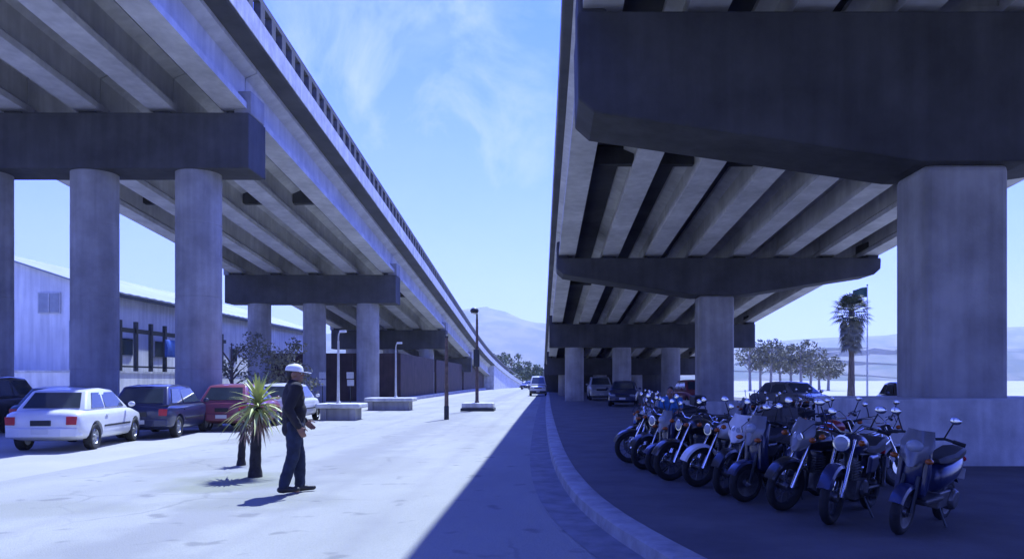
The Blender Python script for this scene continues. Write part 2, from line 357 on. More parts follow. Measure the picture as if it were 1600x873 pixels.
BR = thing('flyover', 'pale concrete flyover with dark baluster railing, sloping down along the left of the road', 'bridge', (0, 0, 0))
GLX = [-20.4, -17.9, -15.4, -12.9, -10.45]  # whole flyover scaled up about the camera position, baked into its positions and sizes
PL = [-23.5, 1.5, 26.5, 51.5, 76.5, 101.5, 126.5]
for a, c in zip(PL[:-1], PL[1:]):
    for gx in GLX:
        ys = list(np.linspace(a+.03, c-.03, 5)); MB().loft(sec(girder_prof(gx, 1.625, .43, .53), ys, CL, ZL)).build('girder', 'soffit', BR)
    for x0, x1 in zip(GLX[:-1], GLX[1:]):
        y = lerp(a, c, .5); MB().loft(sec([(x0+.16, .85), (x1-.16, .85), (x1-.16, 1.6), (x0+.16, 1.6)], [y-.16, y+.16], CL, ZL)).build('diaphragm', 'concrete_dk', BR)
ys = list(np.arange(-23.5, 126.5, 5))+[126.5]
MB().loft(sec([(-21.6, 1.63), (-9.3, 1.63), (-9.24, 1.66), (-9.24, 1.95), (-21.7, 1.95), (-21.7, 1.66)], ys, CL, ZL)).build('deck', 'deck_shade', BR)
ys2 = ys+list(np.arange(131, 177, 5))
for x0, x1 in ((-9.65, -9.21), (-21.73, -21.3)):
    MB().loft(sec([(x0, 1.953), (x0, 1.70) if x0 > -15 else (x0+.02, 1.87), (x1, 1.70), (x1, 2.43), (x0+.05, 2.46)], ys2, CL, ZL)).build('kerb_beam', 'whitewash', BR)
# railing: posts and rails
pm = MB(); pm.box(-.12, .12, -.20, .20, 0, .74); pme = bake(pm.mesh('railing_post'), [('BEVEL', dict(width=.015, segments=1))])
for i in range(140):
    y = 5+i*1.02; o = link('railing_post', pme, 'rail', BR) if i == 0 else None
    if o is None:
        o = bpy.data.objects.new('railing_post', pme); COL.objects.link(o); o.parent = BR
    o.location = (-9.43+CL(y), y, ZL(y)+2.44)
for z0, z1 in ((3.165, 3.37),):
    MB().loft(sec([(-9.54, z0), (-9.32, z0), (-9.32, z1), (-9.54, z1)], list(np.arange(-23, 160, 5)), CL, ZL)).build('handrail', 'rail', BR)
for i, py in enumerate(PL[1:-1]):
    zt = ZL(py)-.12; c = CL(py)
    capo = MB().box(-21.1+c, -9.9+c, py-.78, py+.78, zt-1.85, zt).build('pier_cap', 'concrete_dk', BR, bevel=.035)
    MB().box(-10.45+c, -9.88+c, py-.62, py+.62, zt+.003, zt+.77).build('shear_key', 'concrete', capo, bevel=.025)
    MB().box(-21.25+c, -20.9+c, py-.62, py+.62, zt+.003, zt+.77).build('shear_key', 'concrete', capo, bevel=.025)
    for gx in GLX: MB().box(gx-.28+c, gx+.28+c, py-.55, py+.55, zt+.002, zt+.115).build('bearing_pad', 'plastic', capo)
    for cx in (-11.9, -15.45, -19.1):
        MB().lathe(lifts(.74, zt-1.84), (cx+c, py, 0), n=40).build('column', 'concrete', BR, smooth=True)
# the solid ramp at its far end
ry = list(np.arange(126.6, 178, 4))
MB().loft([[(-21.5+CL(y), y, -.3), (-9.4+CL(y), y, -.3), (-9.4+CL(y), y, max(.05, ZL(y)+1.94)), (-21.5+CL(y), y, max(.05, ZL(y)+1.94))] for y in ry]).build('ramp_wall', 'whitewash', BR)
# right viaduct
RY = [-40, 14.6, 34.6, 54, 74, 92, 130]; RZ = [9.3, 8.32, 7.02, 5.55, 3.75, 2.2, -1.0]
def ZR0(y): return interp(y, RY, RZ)
def ZR(y): return sum(ZR0(y+d) for d in (-6, -3, 0, 3, 6))/5
def CR(y): return -.009*max(0, y-20)
BV = thing('viaduct', 'dark concrete viaduct with hammerhead piers overhead on the right, motorcycles parked beneath', 'bridge', (0, 0, 0))
GRX = [1.0+1.9*i for i in range(8)]
PR = [-25.4, -5.4, 14.6, 34.6, 54, 74, 92]
for a, c in zip(PR[:-1], PR[1:]):
    for gx in GRX:
        MB().loft(sec(girder_prof(gx, 1.3, .36, .45), list(np.linspace(a+.03, c-.03, 6)), CR, ZR)).build('girder', 'soffit', BV)
    for x0, x1 in zip(GRX[:-1], GRX[1:]):
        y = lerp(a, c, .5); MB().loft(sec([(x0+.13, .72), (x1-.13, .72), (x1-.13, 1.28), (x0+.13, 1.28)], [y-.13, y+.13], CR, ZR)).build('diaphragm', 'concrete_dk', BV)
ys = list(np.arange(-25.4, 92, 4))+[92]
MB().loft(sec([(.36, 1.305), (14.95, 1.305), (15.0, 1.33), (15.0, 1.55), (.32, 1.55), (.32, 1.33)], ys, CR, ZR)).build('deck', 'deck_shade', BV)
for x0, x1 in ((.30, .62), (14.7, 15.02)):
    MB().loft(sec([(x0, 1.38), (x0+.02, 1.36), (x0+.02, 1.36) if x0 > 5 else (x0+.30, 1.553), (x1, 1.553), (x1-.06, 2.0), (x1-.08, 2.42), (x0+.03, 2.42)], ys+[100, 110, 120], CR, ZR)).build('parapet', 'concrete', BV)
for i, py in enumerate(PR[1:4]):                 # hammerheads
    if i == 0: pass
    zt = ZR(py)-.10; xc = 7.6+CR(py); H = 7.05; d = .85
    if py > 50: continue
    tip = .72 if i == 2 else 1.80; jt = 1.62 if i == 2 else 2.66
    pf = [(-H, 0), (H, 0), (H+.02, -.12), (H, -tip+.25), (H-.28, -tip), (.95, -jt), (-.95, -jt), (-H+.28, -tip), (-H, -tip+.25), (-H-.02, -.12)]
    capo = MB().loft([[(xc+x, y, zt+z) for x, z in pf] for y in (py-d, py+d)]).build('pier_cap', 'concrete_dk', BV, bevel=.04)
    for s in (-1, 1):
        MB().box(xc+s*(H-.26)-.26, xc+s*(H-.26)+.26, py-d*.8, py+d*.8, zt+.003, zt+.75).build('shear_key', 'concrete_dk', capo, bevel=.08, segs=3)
    for gx in GRX: MB().box(gx-.25+CR(py), gx+.25+CR(py), py-.5, py+.5, zt+.002, zt+.095).build('bearing_pad', 'plastic', capo)
    MB().box(xc-.78, xc+.74, py-.62, py+.62, .0, zt-jt+.02).build('column', 'concrete', BV, bevel=.12, segs=3)
    if i != 2: MB().box(xc-2.1, xc+2.1, py-1.35, py+1.35, .05, 1.27).build('pedestal', 'whitewash', BV, bevel=.03)
    else: MB().box(xc-1.3, xc+1.1, py-1.5, py+1.2, .05, .66).build('pedestal', 'whitewash', BV, bevel=.04)
for py in PR[4:6]:
    zt = ZR(py)-.10; c = CR(py)
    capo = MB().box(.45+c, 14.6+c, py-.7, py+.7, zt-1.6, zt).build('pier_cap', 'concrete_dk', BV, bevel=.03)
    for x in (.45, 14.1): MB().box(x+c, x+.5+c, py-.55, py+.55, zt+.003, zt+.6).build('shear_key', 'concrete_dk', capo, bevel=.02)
    for cx in (2.2, 5.5, 8.9, 12.3): MB().lathe(lifts(.66, zt-1.59), (cx+c, py, 0), n=32).build('column', 'concrete', BV, smooth=True)
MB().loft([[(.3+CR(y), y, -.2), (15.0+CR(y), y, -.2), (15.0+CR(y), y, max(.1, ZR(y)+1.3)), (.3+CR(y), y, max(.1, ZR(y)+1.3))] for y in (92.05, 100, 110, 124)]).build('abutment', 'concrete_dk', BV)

# ------------------------------------------------------------------ buildings and walls on the left
wh = thing('warehouse', 'long white warehouse with shallow grey gabled roof behind the left flyover', 'building', (0, 0, 0))
x0, x1, y0, y1, ze, zp, xr = -41.2, -26.8, 46, 92, 7.0, 9.35, -34
MB().loft([[(x0, y, 0), (x1, y, 0), (x1, y, ze), (xr, y, zp), (x0, y, ze)] for y in (y0, y1)]).build('wall', 'white_wall', wh)
n = 46
for sgn, xa in ((1, x1+.35), (-1, x0-.35)):
    b = MB(); rings = []
    za = ze-.35*(zp-ze)/(x1-xr)
    for k in range(2*n+1):
        y = lerp(y0-.35, y1+.35, k/(2*n)); rip = .035*(k % 2)
        rings.append([(xa, y, za+.03+rip), (xr, y, zp+.03+rip), (xr, y, zp+.13+rip), (xa, y, za+.13+rip)])
    b.loft(rings).build('roof', 'roof_grey', wh)
MB().box(x1+.30, x1+.48, y0-.2, y1, ze-.28, ze-.12).build('gutter', 'steel_dk', wh)
def window(px0, px1, z0, z1, y, parent, m='shutter'):
    f = MB().box(px0-.07, px1+.07, y-.08, y-.002, z0-.07, z1+.07).build('window', 'pole_white', parent)
    MB().box(px0, px1, y-.10, y-.083, z0, z1).build('pane', m, f)
    MB().box((px0+px1)/2-.03, (px0+px1)/2+.03, y-.125, y-.102, z0, z1).build('mullion', 'pole_white', f)
window(-30.1, -28.9, 5.6, 6.7, y0, wh); window(-33.6, -32.4, 5.6, 6.7, y0, wh)
dr = MB().box(-28.3, -27.5, y0-.09, y0-.003, 2.2, 5.1).build('door', 'shutter', wh); MB().box(-28.2, -27.6, y0-.11, y0-.092, 4.0, 4.9).build('pane', 'win_dark', dr)
for k in range(5):
    y = 48.6+k*4.2; f = MB().box(x1+.002, x1+.06, y, y+1.5, 3.1, 4.3).build('window', 'pole_white', wh); MB().box(x1+.063, x1+.09, y+.08, y+1.42, 3.18, 4.22).build('pane', 'win_dark', f)
MB().tube([(x1+.1, y0-.12, .1), (x1+.1, y0-.12, ze-.3)], .06, 8).build('downpipe', 'steel_gal', wh)
bw = thing('boundary_wall', 'low white boundary wall with pale coping in front of the warehouse', 'wall', (0, 0, 0))
MB().box(-44, -25.2, 42.8, 43.0, 0, 2.0).build('wall', 'white_wall', bw); MB().box(-25.4, -25.2, 43.003, 66, 0, 2.0).build('wall', 'white_wall', bw)
MB().box(-44, -25.15, 42.75, 43.05, 2.003, 2.12).build('coping', 'whitewash', bw); MB().box(-25.45, -25.15, 43.053, 66, 2.003, 2.12).build('coping', 'whitewash', bw)
fe = thing('steel_fence', 'dark steel fence posts and rails standing on the low white boundary wall', 'fence', (0, 0, 0))
for k in range(10): MB().box(-25.40, -25.20, 44.0+k*1.8, 44.22+k*1.8, 2.12, 5.15).build('post', 'steel_dk', fe)
MB().box(-25.35, -25.25, 43.8, 61, 4.45, 4.72).build('rail', 'steel_dk', fe); MB().box(-25.35, -25.25, 43.8, 61, 2.35, 2.45).build('rail', 'steel_dk', fe)
b = MB(); rings = []
for i in range(9):
    y = 51.0+i*.36; rings.append([(-25.12+.06*math.sin(i*1.7), y, 4.25-.1*math.sin(i/8*3.14)), (-25.02+.09*math.sin(i*1.3+1), y, 3.7), (-25.08+.08*math.cos(i*1.9), y, 3.1+.08*math.sin(i)), (-25.14, y, 3.1), (-25.15, y, 4.25)])
tag(b.loft(rings).build('tarpaulin', 'tarp', smooth=True), 'blue tarpaulin hung on the dark steel fence', 'tarpaulin')
jb = thing('road_barrier', 'pale low concrete barrier behind the cars parked under the left flyover', 'barrier', (0, 0, 0))
for k in range(7):
    x = -27+k*2.05; MB().loft([[(xx, 31.2+.3, .0), (xx, 31.2-.3, .0), (xx, 31.2-.3, .12), (xx, 31.2-.13, .35), (xx, 31.2-.09, 1.0), (xx, 31.2+.09, 1.0), (xx, 31.2+.13, .35), (xx, 31.2+.3, .12)] for xx in (x+.012, x+2.03)]).build('barrier_block', 'whitewash', jb, bevel=.015)
mw = thing('infill_wall', 'dark maroon wall filling the space beneath the far spans of the left flyover', 'wall', (0, 0, 0))
for a, c in ((58.5, 75.6), (77.4, 100.6), (102.4, 126.4)):
    MB().loft([[(-11.25+CL(y), y, .0), (-11.05+CL(y), y, 0), (-11.05+CL(y), y, min(3.6, ZL(y)-.05)), (-11.25+CL(y), y, min(3.6, ZL(y)-.05))] for y in np.linspace(a, c, 4)]).build('wall_panel', 'maroon', mw)
for k in range(3): MB().box(-21.5+k*3.42, -21.5+k*3.42+3.4, 58.5, 58.7, 0, 3.6).build('wall_panel', 'maroon', mw)
MB().loft([[(-11.04+CL(y), y, .0), (-10.6+CL(y), y, 0), (-10.6+CL(y), y, .25), (-11.04+CL(y), y, .25)] for y in np.linspace(58.3, 126, 12)]).build('plinth', 'whitewash', mw)

# ------------------------------------------------------------------ lamp posts, benches, poles and signs
def bench(x, y, w, d, label):
    o = thing('concrete_bench', label, 'bench', (x, y, 0), 0, 'white slab benches round the lamp posts')
    MB().box(-w/2, w/2, -d/2, d/2, .47, .66).build('slab', 'whitewash', o, bevel=.05, segs=3)
    MB().box(-w/2+.22, w/2-.22, -d/2+.2, d/2-.2, 0, .468).build('base', 'concrete', o, bevel=.02)
    for sx in (-1, 1): MB().box(sx*(w/2-.3)-.12, sx*(w/2-.3)+.12, -d/2+.1, -d/2+.198, 0, .466).build('foot', 'concrete', o)
    return o
bench(-8.25, 31.2, 1.75, 1.5, 'white slab bench nearer to the person in the white cap')
bench(-8.25, 41.0, 2.5, 1.6, 'wide white slab bench farther along beside the flyover column')
def lamp(x, y, z0, h, label, m='pole_white'):
    o = thing('street_lamp', label, 'street lamp', (x, y, z0), 0, 'short lamp posts on white slab benches')
    MB().lathe([(.10, 0), (.10, .05), (.06, .08), (.055, .5), (.042, h-.35)], n=16).build('pole', m, o, smooth=True)
    MB().tube([(0, 0, h-.37), (0, 0, h-.2), (.02, -.01, h-.08), (.06, -.03, h), (.12, -.05, h)], .03, 10).build('arm', m, o, smooth=True)
    MB().loft([[(.06+.30*t, -.04-.1*t+s*.09*w, h+zz) for s, zz in ((-1, -.02), (1, -.02), (.8, .07), (-.8, .07))] for t, w in ((0, .6), (.3, 1), (.8, 1), (1, .5))]).build('lamp_head', 'lamp', o, bevel=.015)
    return o
lamp(-8.4, 31.2, .661, 2.85, 'short white lamp post rising from the nearer slab bench')
lamp(-8.0, 41.0, .661, 2.85, 'short white lamp post rising from the wide farther slab bench')
o = thing('post', 'bare brown pole with dark foot standing alone on the open road', 'pole', (-4.05, 31.2, 0))
MB().lathe([(.085, .5), (.06, 3.3)], n=14).build('shaft', 'pole_brown', o, smooth=True); MB().lathe([(.10, 0), (.10, .52), (.086, .56)], n=14).build('foot', 'steel_dk', o, smooth=True)
MB().lathe([(.075, 3.28), (.075, 3.36), (.02, 3.42)], n=14).build('cap', 'steel_dk', o)
o = thing('traffic_island', 'low white concrete block under the tall brown lamp post in the road', 'island', (-3.55, 40, 0))
MB().box(-.85, .85, -.7, .7, 0, .16).build('base', 'steel_dk', o, bevel=.02); MB().box(-.8, .8, -.62, .62, .163, .42).build('block', 'whitewash', o, bevel=.05, segs=3)  # dark base is added, standing in for the shadow line under the block
o = thing('street_lamp', 'tall brown lamp post with dark head, rising from the white block in the road', 'street lamp', (-3.62, 40, .42))
MB().lathe([(.12, 0), (.12, .06), (.09, .1), (.075, 2.2), (.06, 4.3)], n=16).build('pole', 'pole_brown', o, smooth=True)
MB().box(-.17, .13, -.14, .10, 1.85, 2.75).build('control_box', 'steel_dk', o, bevel=.02)
MB().tube([(0, 0, 4.28), (0, 0, 4.55), (-.06, -.1, 4.68), (-.10, -.3, 4.70)], .045, 10).build('arm', 'steel_dk', o, smooth=True)
hd = MB().lathe([(.10, .16), (.20, .08), (.22, -.02), (.16, -.12)], (-.10, -.34, 4.70), n=18).build('lamp_head', 'steel_dk', o, smooth=True)
MB().lathe([(.15, -.125), (.10, -.17), (.03, -.19)], (-.10, -.34, 4.70), n=16).build('lens', 'lamp', hd, smooth=True)
for i, (x, y, lab) in enumerate(((-11.15, 38.5, 'small white square sign on thin post by the wider gap between columns'), (-9.85, 38.8, 'small white round-cornered sign on thin post beside the front flyover column'))):
    o = thing('street_sign', lab, 'sign', (x, y, 0), R(-8+10*i), 'small white signs under the flyover')
    MB().tube([(0, 0, 0), (0, 0, 2.0)], .022, 8).build('post', 'steel_dk', o)
    MB().box(-.18, .18, -.035, -.02, 1.66, 1.98).build('sign_plate', 'pole_white', o, bevel=.006); MB().box(-.15, .19, -.034, -.021, 1.30, 1.60).build('sign_plate', 'pole_white', o, bevel=.006)

# ------------------------------------------------------------------ cars
def wheel_mesh(r, w):
    t = MB(); prof = [(r*.62, -w*.42), (r*.72, -w*.5), (r*.93, -w*.5), (r, -w*.36), (r*1.005, 0), (r, w*.36), (r*.93, w*.5), (r*.72, w*.5), (r*.62, w*.42)]
    tm = t.lathe(prof+[prof[0]], axis='X', n=32, caps=False).mesh('tyre')
    b = MB(); b.lathe([(r*.63, -w*.40), (r*.63, w*.30), (r*.56, w*.40), (r*.52, w*.30), (r*.52, w*.05), (r*.1, w*.05), (r*.1, -w*.4)], axis='X', n=32)
    for s in (1, -1):
        for k in range(7):
            a = 2*math.pi*k/7; d = Vector((0, math.cos(a), math.sin(a))); p = Vector((0, -math.sin(a), math.cos(a)))
            vs = [Vector((w*(.36 if u else .30)-.02*q, 0, 0))+d*rr+p*pp for u in (0, 1) for q, rr, pp in ((0, r*.08, -.03), (0, r*.08, .03), (0, r*.57, .022), (0, r*.57, -.022))]
            if s == 1: b.add(vs, [(0, 3, 2, 1), (4, 5, 6, 7), (0, 1, 5, 4), (1, 2, 6, 5), (2, 3, 7, 6), (3, 0, 4, 7)])
    b.lathe([(r*.14, w*.25), (r*.14, w*.40), (r*.05, w*.44)], axis='X', n=14)
    return tm, b.mesh('rim')
WM = {}
def car(style, paintm, label, loc, rz, group='cars parked under the flyovers', name=None):
    S = dict(
      sedan=dict(L=4.15, W=1.66, belt=.93, H=1.40, y=[-1.62, -1.15, .25, .95], hood=.86, tail=.93, r=.30, wb=2.45),
      hatch=dict(L=3.95, W=1.66, belt=.93, H=1.46, y=[-1.90, -1.45, .25, 1.05], hood=.88, tail=.95, r=.30, wb=2.45),
      suv=dict(L=4.4, W=1.8, belt=1.08, H=1.70, y=[-2.08, -1.75, .3, 1.0], hood=1.04, tail=1.08, r=.35, wb=2.65),
      van=dict(L=4.6, W=1.75, belt=1.15, H=1.95, y=[-2.22, -2.1, 1.0, 1.75], hood=1.08, tail=1.12, r=.32, wb=2.7))[style]
    Ln, Wd, belt, H, ys, r, wb = S['L'], S['W'], S['belt'], S['H'], S['y'], S['r'], S['wb']
    o = thing(name or {'sedan': 'sedan', 'hatch': 'hatchback', 'suv': 'suv', 'van': 'van'}[style], label, 'van' if style == 'van' else 'car', loc, rz, group)
    h = Wd/2; f = Ln/2; b = MB(); rings = []
    st = [(-f, .80, .42, S['tail']-.22), (-f+.05, .90, .34, S['tail']-.06), (-f+.22, .97, .24, S['tail']), (-wb/2, 1, .2, belt), (-.4, 1, .19, belt), (.3, 1, .19, belt), (ys[3]-.05, 1, .19, belt),
          (ys[3]+.3, .985, .2, S['hood']+.02), (wb/2+.15, .97, .22, S['hood']-.02), (f-.25, .92, .26, S['hood']-.08), (f-.06, .84, .34, S['hood']-.17), (f, .72, .42, S['hood']-.27)]
    for y, w, zb, zt in st:
        q = h*w
        rings.append([(q*.86, y, zb), (q*.985, y, zb+.1), (q, y, zb+.5*(zt-zb)), (q*.985, y, zt-.10), (q*.93, y, zt-.02), (q*.55, y, zt+.012), (0, y, zt+.02),
                      (-q*.55, y, zt+.012), (-q*.93, y, zt-.02), (-q*.985, y, zt-.10), (-q, y, zb+.5*(zt-zb)), (-q*.985, y, zb+.1), (-q*.86, y, zb), (0, y, zb)])
    me = bake(b.loft(rings).mesh('body'), [('SUBSURF', dict(levels=1, render_levels=1))])
    cut = MB()
    for sy in (-1, 1):
        for sx in (-1, 1): cut.lathe([(r+.055, -.5), (r+.055, .0)] if sx < 0 else [(r+.055, 0), (r+.055, .5)], (sx*(h-.24), sy*wb/2, r+.01), 'X', n=28)
    co = bpy.data.objects.new('cut', cut.mesh('cut')); COL.objects.link(co)
    me = bake(me, [('BOOLEAN', dict(operation='DIFFERENCE', object=co, solver='EXACT'))]); bpy.data.objects.remove(co)
    link('body', me, paintm, o, smooth=True)
    # cabin
    hb = h*.90; hr = h*.70; a0, a1, a2, a3 = ys
    pts = [(a0, hb, belt-.04), (a1, hr, H-.05), (lerp(a1, a2, .5), hr+.02, H), (a2, hr, H-.045), (a3, hb, belt-.05)]
    rings = []
    for y, w, z in pts: rings.append([(w, y, z), (w*.0, y, z+(.025 if z > belt+.2 else 0)), (-w, y, z)])
    cb = MB(); vs = []
    for y, w, z in pts: vs += [(w, y, z), (0, y, z+(.02 if z > belt+.1 else .0)), (-w, y, z)]
    base = len(vs); vs += [(hb, (a0+a3)/2, belt-.05), (-hb, (a0+a3)/2, belt-.05)]
    fs = []
    for i in range(4): fs += [(3*i, 3*i+1, 3*i+4, 3*i+3), (3*i+1, 3*i+2, 3*i+5, 3*i+4)]
    fs += [(0, 3, 6, base), (base, 6, 9, 12), (2, base+1, 8, 5), (base+1, 14, 11, 8), (0, base, 12, 13, 14, base+1, 2, 1)]
    cb.add(vs, fs).build('roof', paintm, o, bevel=.055, smooth=True, segs=3)
    def glass(name, q, off, nrm, inset=.0):
        q = [Vector(p) for p in q]; n_ = Vector(nrm).normalized(); g = MB()
        g.loft([[p+n_*(off-.012) for p in q], [p+n_*off for p in q]]); return g.build(name, 'glass', o, bevel=.004)
    def face(p, q, r_, s_, u0, u1, v0, v1):
        p, q, r_, s_ = map(Vector, (p, q, r_, s_))
        P = lambda u, v: (p*(1-u)+q*u)*(1-v)+(s_*(1-u)+r_*u)*v
        return [P(u0, v0), P(u1, v0), P(u1, v1), P(u0, v1)]
    A = [(hb, a3, belt-.05), (-hb, a3, belt-.05), (-hr, a2, H-.045), (hr, a2, H-.045)]
    n_ = (Vector(A[1])-Vector(A[0])).cross(Vector(A[3])-Vector(A[0])); n_ = n_ if n_.y > 0 else -n_
    glass('windscreen', face(*A, .07, .93, .14, .90), .022, n_)
    A = [(hb, a0, belt-.04), (-hb, a0, belt-.04), (-hr, a1, H-.05), (hr, a1, H-.05)]
    n_ = (Vector(A[1])-Vector(A[0])).cross(Vector(A[3])-Vector(A[0])); n_ = n_ if n_.y < 0 else -n_
    glass('rear_window', face(*A, .09, .91, .14, .88), .022, n_)
    for s in (-1, 1):
        nn = Vector((s*(H-belt), 0, hb-hr))
        def sp(y, v): 
            return Vector((s*lerp(hb, hr+.01, v), y, lerp(belt-.04, H-.045, v)))
        def edge(y0, y1, v): return lerp(y0, y1, v)
        ym = lerp(a1, a2, .42)
        for (l0, l1), (r0, r1) in ((((a0+.26), a1+.16), (ym-.04, ym-.04)), ((ym+.04, ym+.04), (a3-.30, a2-.08))):
            q = [sp(edge(l0, l1, .12), .12), sp(edge(r0, r1, .12), .12), sp(edge(r0, r1, .88), .88), sp(edge(l0, l1, .88), .88)]
            glass('side_window', q, .016, nn)
        mi = MB().ell((s*(h+.09), a3-.32, belt+.06), (.085, .05, .065)).build('mirror', paintm if style != 'van' else 'plastic', o, smooth=True)
        MB().box(min(s*h*.99, s*(h*.99+.022)), max(s*h*.99, s*(h*.99+.022)), ym-.16, ym-.02, belt-.17, belt-.14).build('door_handle', paintm, o)
        MB().box(min(s*(h-.012), s*(h+.006)), max(s*(h-.012), s*(h+.006)), -wb/2+r+.12, wb/2-r-.12, .50, .545).build('side_trim', 'plastic', o, bevel=.004)
        # lights
        MB().loft([[(s*(h*.62), -f+.005, S['tail']-.32), (s*(h*.86), -f+.03, S['tail']-.32), (s*(h*.88), -f+.04, S['tail']-.14), (s*(h*.62), -f+.02, S['tail']-.14)],
                   [(s*(h*.62), -f-.012, S['tail']-.32), (s*(h*.86), -f+.012, S['tail']-.32), (s*(h*.88), -f+.022, S['tail']-.14), (s*(h*.62), -f+.002, S['tail']-.14)]]).build('taillight', 'taillight', o, bevel=.006)
        MB().ell((s*h*.62, f-.075, S['hood']-.25), (.17, .07, .075)).build('headlight', 'headlight', o, smooth=True)
    # bumpers, plate, grille
    for sy, z0 in ((-1, .34), (1, .32)):
        e = [(-h*.93, f-.22), (-h*.86, f-.02), (-h*.5, f+.045), (h*.5, f+.045), (h*.86, f-.02), (h*.93, f-.22)]
        i_ = [(-h*.8, f-.25), (-h*.75, f-.1), (-h*.45, f-.06), (h*.45, f-.06), (h*.75, f-.1), (h*.8, f-.25)]
        b = MB(); b.loft([[(x, sy*y, z) for x, y in e]+[(x, sy*y, z) for x, y in reversed(i_)] for z in (z0, z0+.2)])
        b.build('bumper', paintm if style != 'van' else 'plastic', o, bevel=.025, segs=3)
        MB().box(-.17, .17, min(sy*(f+.048), sy*(f+.056)), max(sy*(f+.048), sy*(f+.056)), z0+.07, z0+.18).build('licence_plate', 'plate', o)
    MB().box(-h*.42, h*.42, f-.06, f+.012, S['hood']-.33, S['hood']-.22).build('grille', 'plastic', o, bevel=.01)
    MB().box(-h*.25, h*.25, -f-.012, -f+.02, S['tail']-.34, S['tail']-.22).build('plate_recess', 'plastic', o, bevel=.006)
    if r not in WM: WM[r] = wheel_mesh(r, .19)
    tm, rm = WM[r]
    for sx in (-1, 1):
        for sy in (-1, 1):
            w = bpy.data.objects.new('wheel', None); COL.objects.link(w); w.parent = o; w.location = (sx*(h-.115), sy*wb/2, r); w.rotation_euler = (0, 0, 0 if sx > 0 else math.pi)
            link('tyre', tm, 'rubber', w, smooth=True); link('rim', rm, 'alloy', w, smooth=True)
    return o
gl = 'cars parked under the left flyover'
car('sedan', 'p_white', 'white sedan with its tail toward the road, first of the parked row on the left', (-11.4, 19.0, 0), R(9), gl)
car('hatch', 'p_navy', 'dark navy hatchback parked in front of the white sedan', (-11.2, 22.75, 0), R(7), gl)
car('hatch', 'p_pink', 'dark rose red hatchback parked beyond the navy hatchback', (-10.15, 25.9, 0), R(3), gl)
car('hatch', 'p_white', 'white hatchback beyond the rose red one, beside the nearer slab bench', (-9.95, 29.9, 0), R(3), gl)
car('sedan', 'p_green', 'dark green sedan parked between two round flyover columns', (-14.6, 23.8, 0), R(8), gl)
car('suv', 'p_black', 'black car behind the white sedan, under the flyover edge', (-17.4, 24.6, 0), R(12), gl)
car('hatch', 'p_grey', 'grey hatchback parked beside the black car at the concrete barrier', (-19.5, 28.2, 0), R(-80), gl)
gr = 'cars parked under the right viaduct'
car('sedan', 'p_grey', 'dark grey car parked just right of the single viaduct column', (10.3, 32.5, .128), R(200), gr)
car('sedan', 'p_black', 'black sedan parked near the palm side of the viaduct', (13.1, 28.0, .128), R(170), gr)
car('suv', 'p_silver', 'silver car in the dark between the far round viaduct columns', (3.9, 57.5, .128), R(180), gr)
car('sedan', 'p_navy', 'navy sedan parked in the dark beyond the waiting motorcyclist', (4.4, 44.5, .128), R(172), gr)
car('hatch', 'p_red', 'dark red hatchback parked behind the column pedestal', (8.0, 42.0, .128), R(185), gr)
car('van', 'p_white', 'white van coming along the road beneath the mountain', (-.9, 78, .005), R(180), 'vehicles far down the road')
car('sedan', 'p_black', 'black sedan at the foot of the ramp, far down the road', (-2.9, 128, .005), R(150), 'vehicles far down the road')

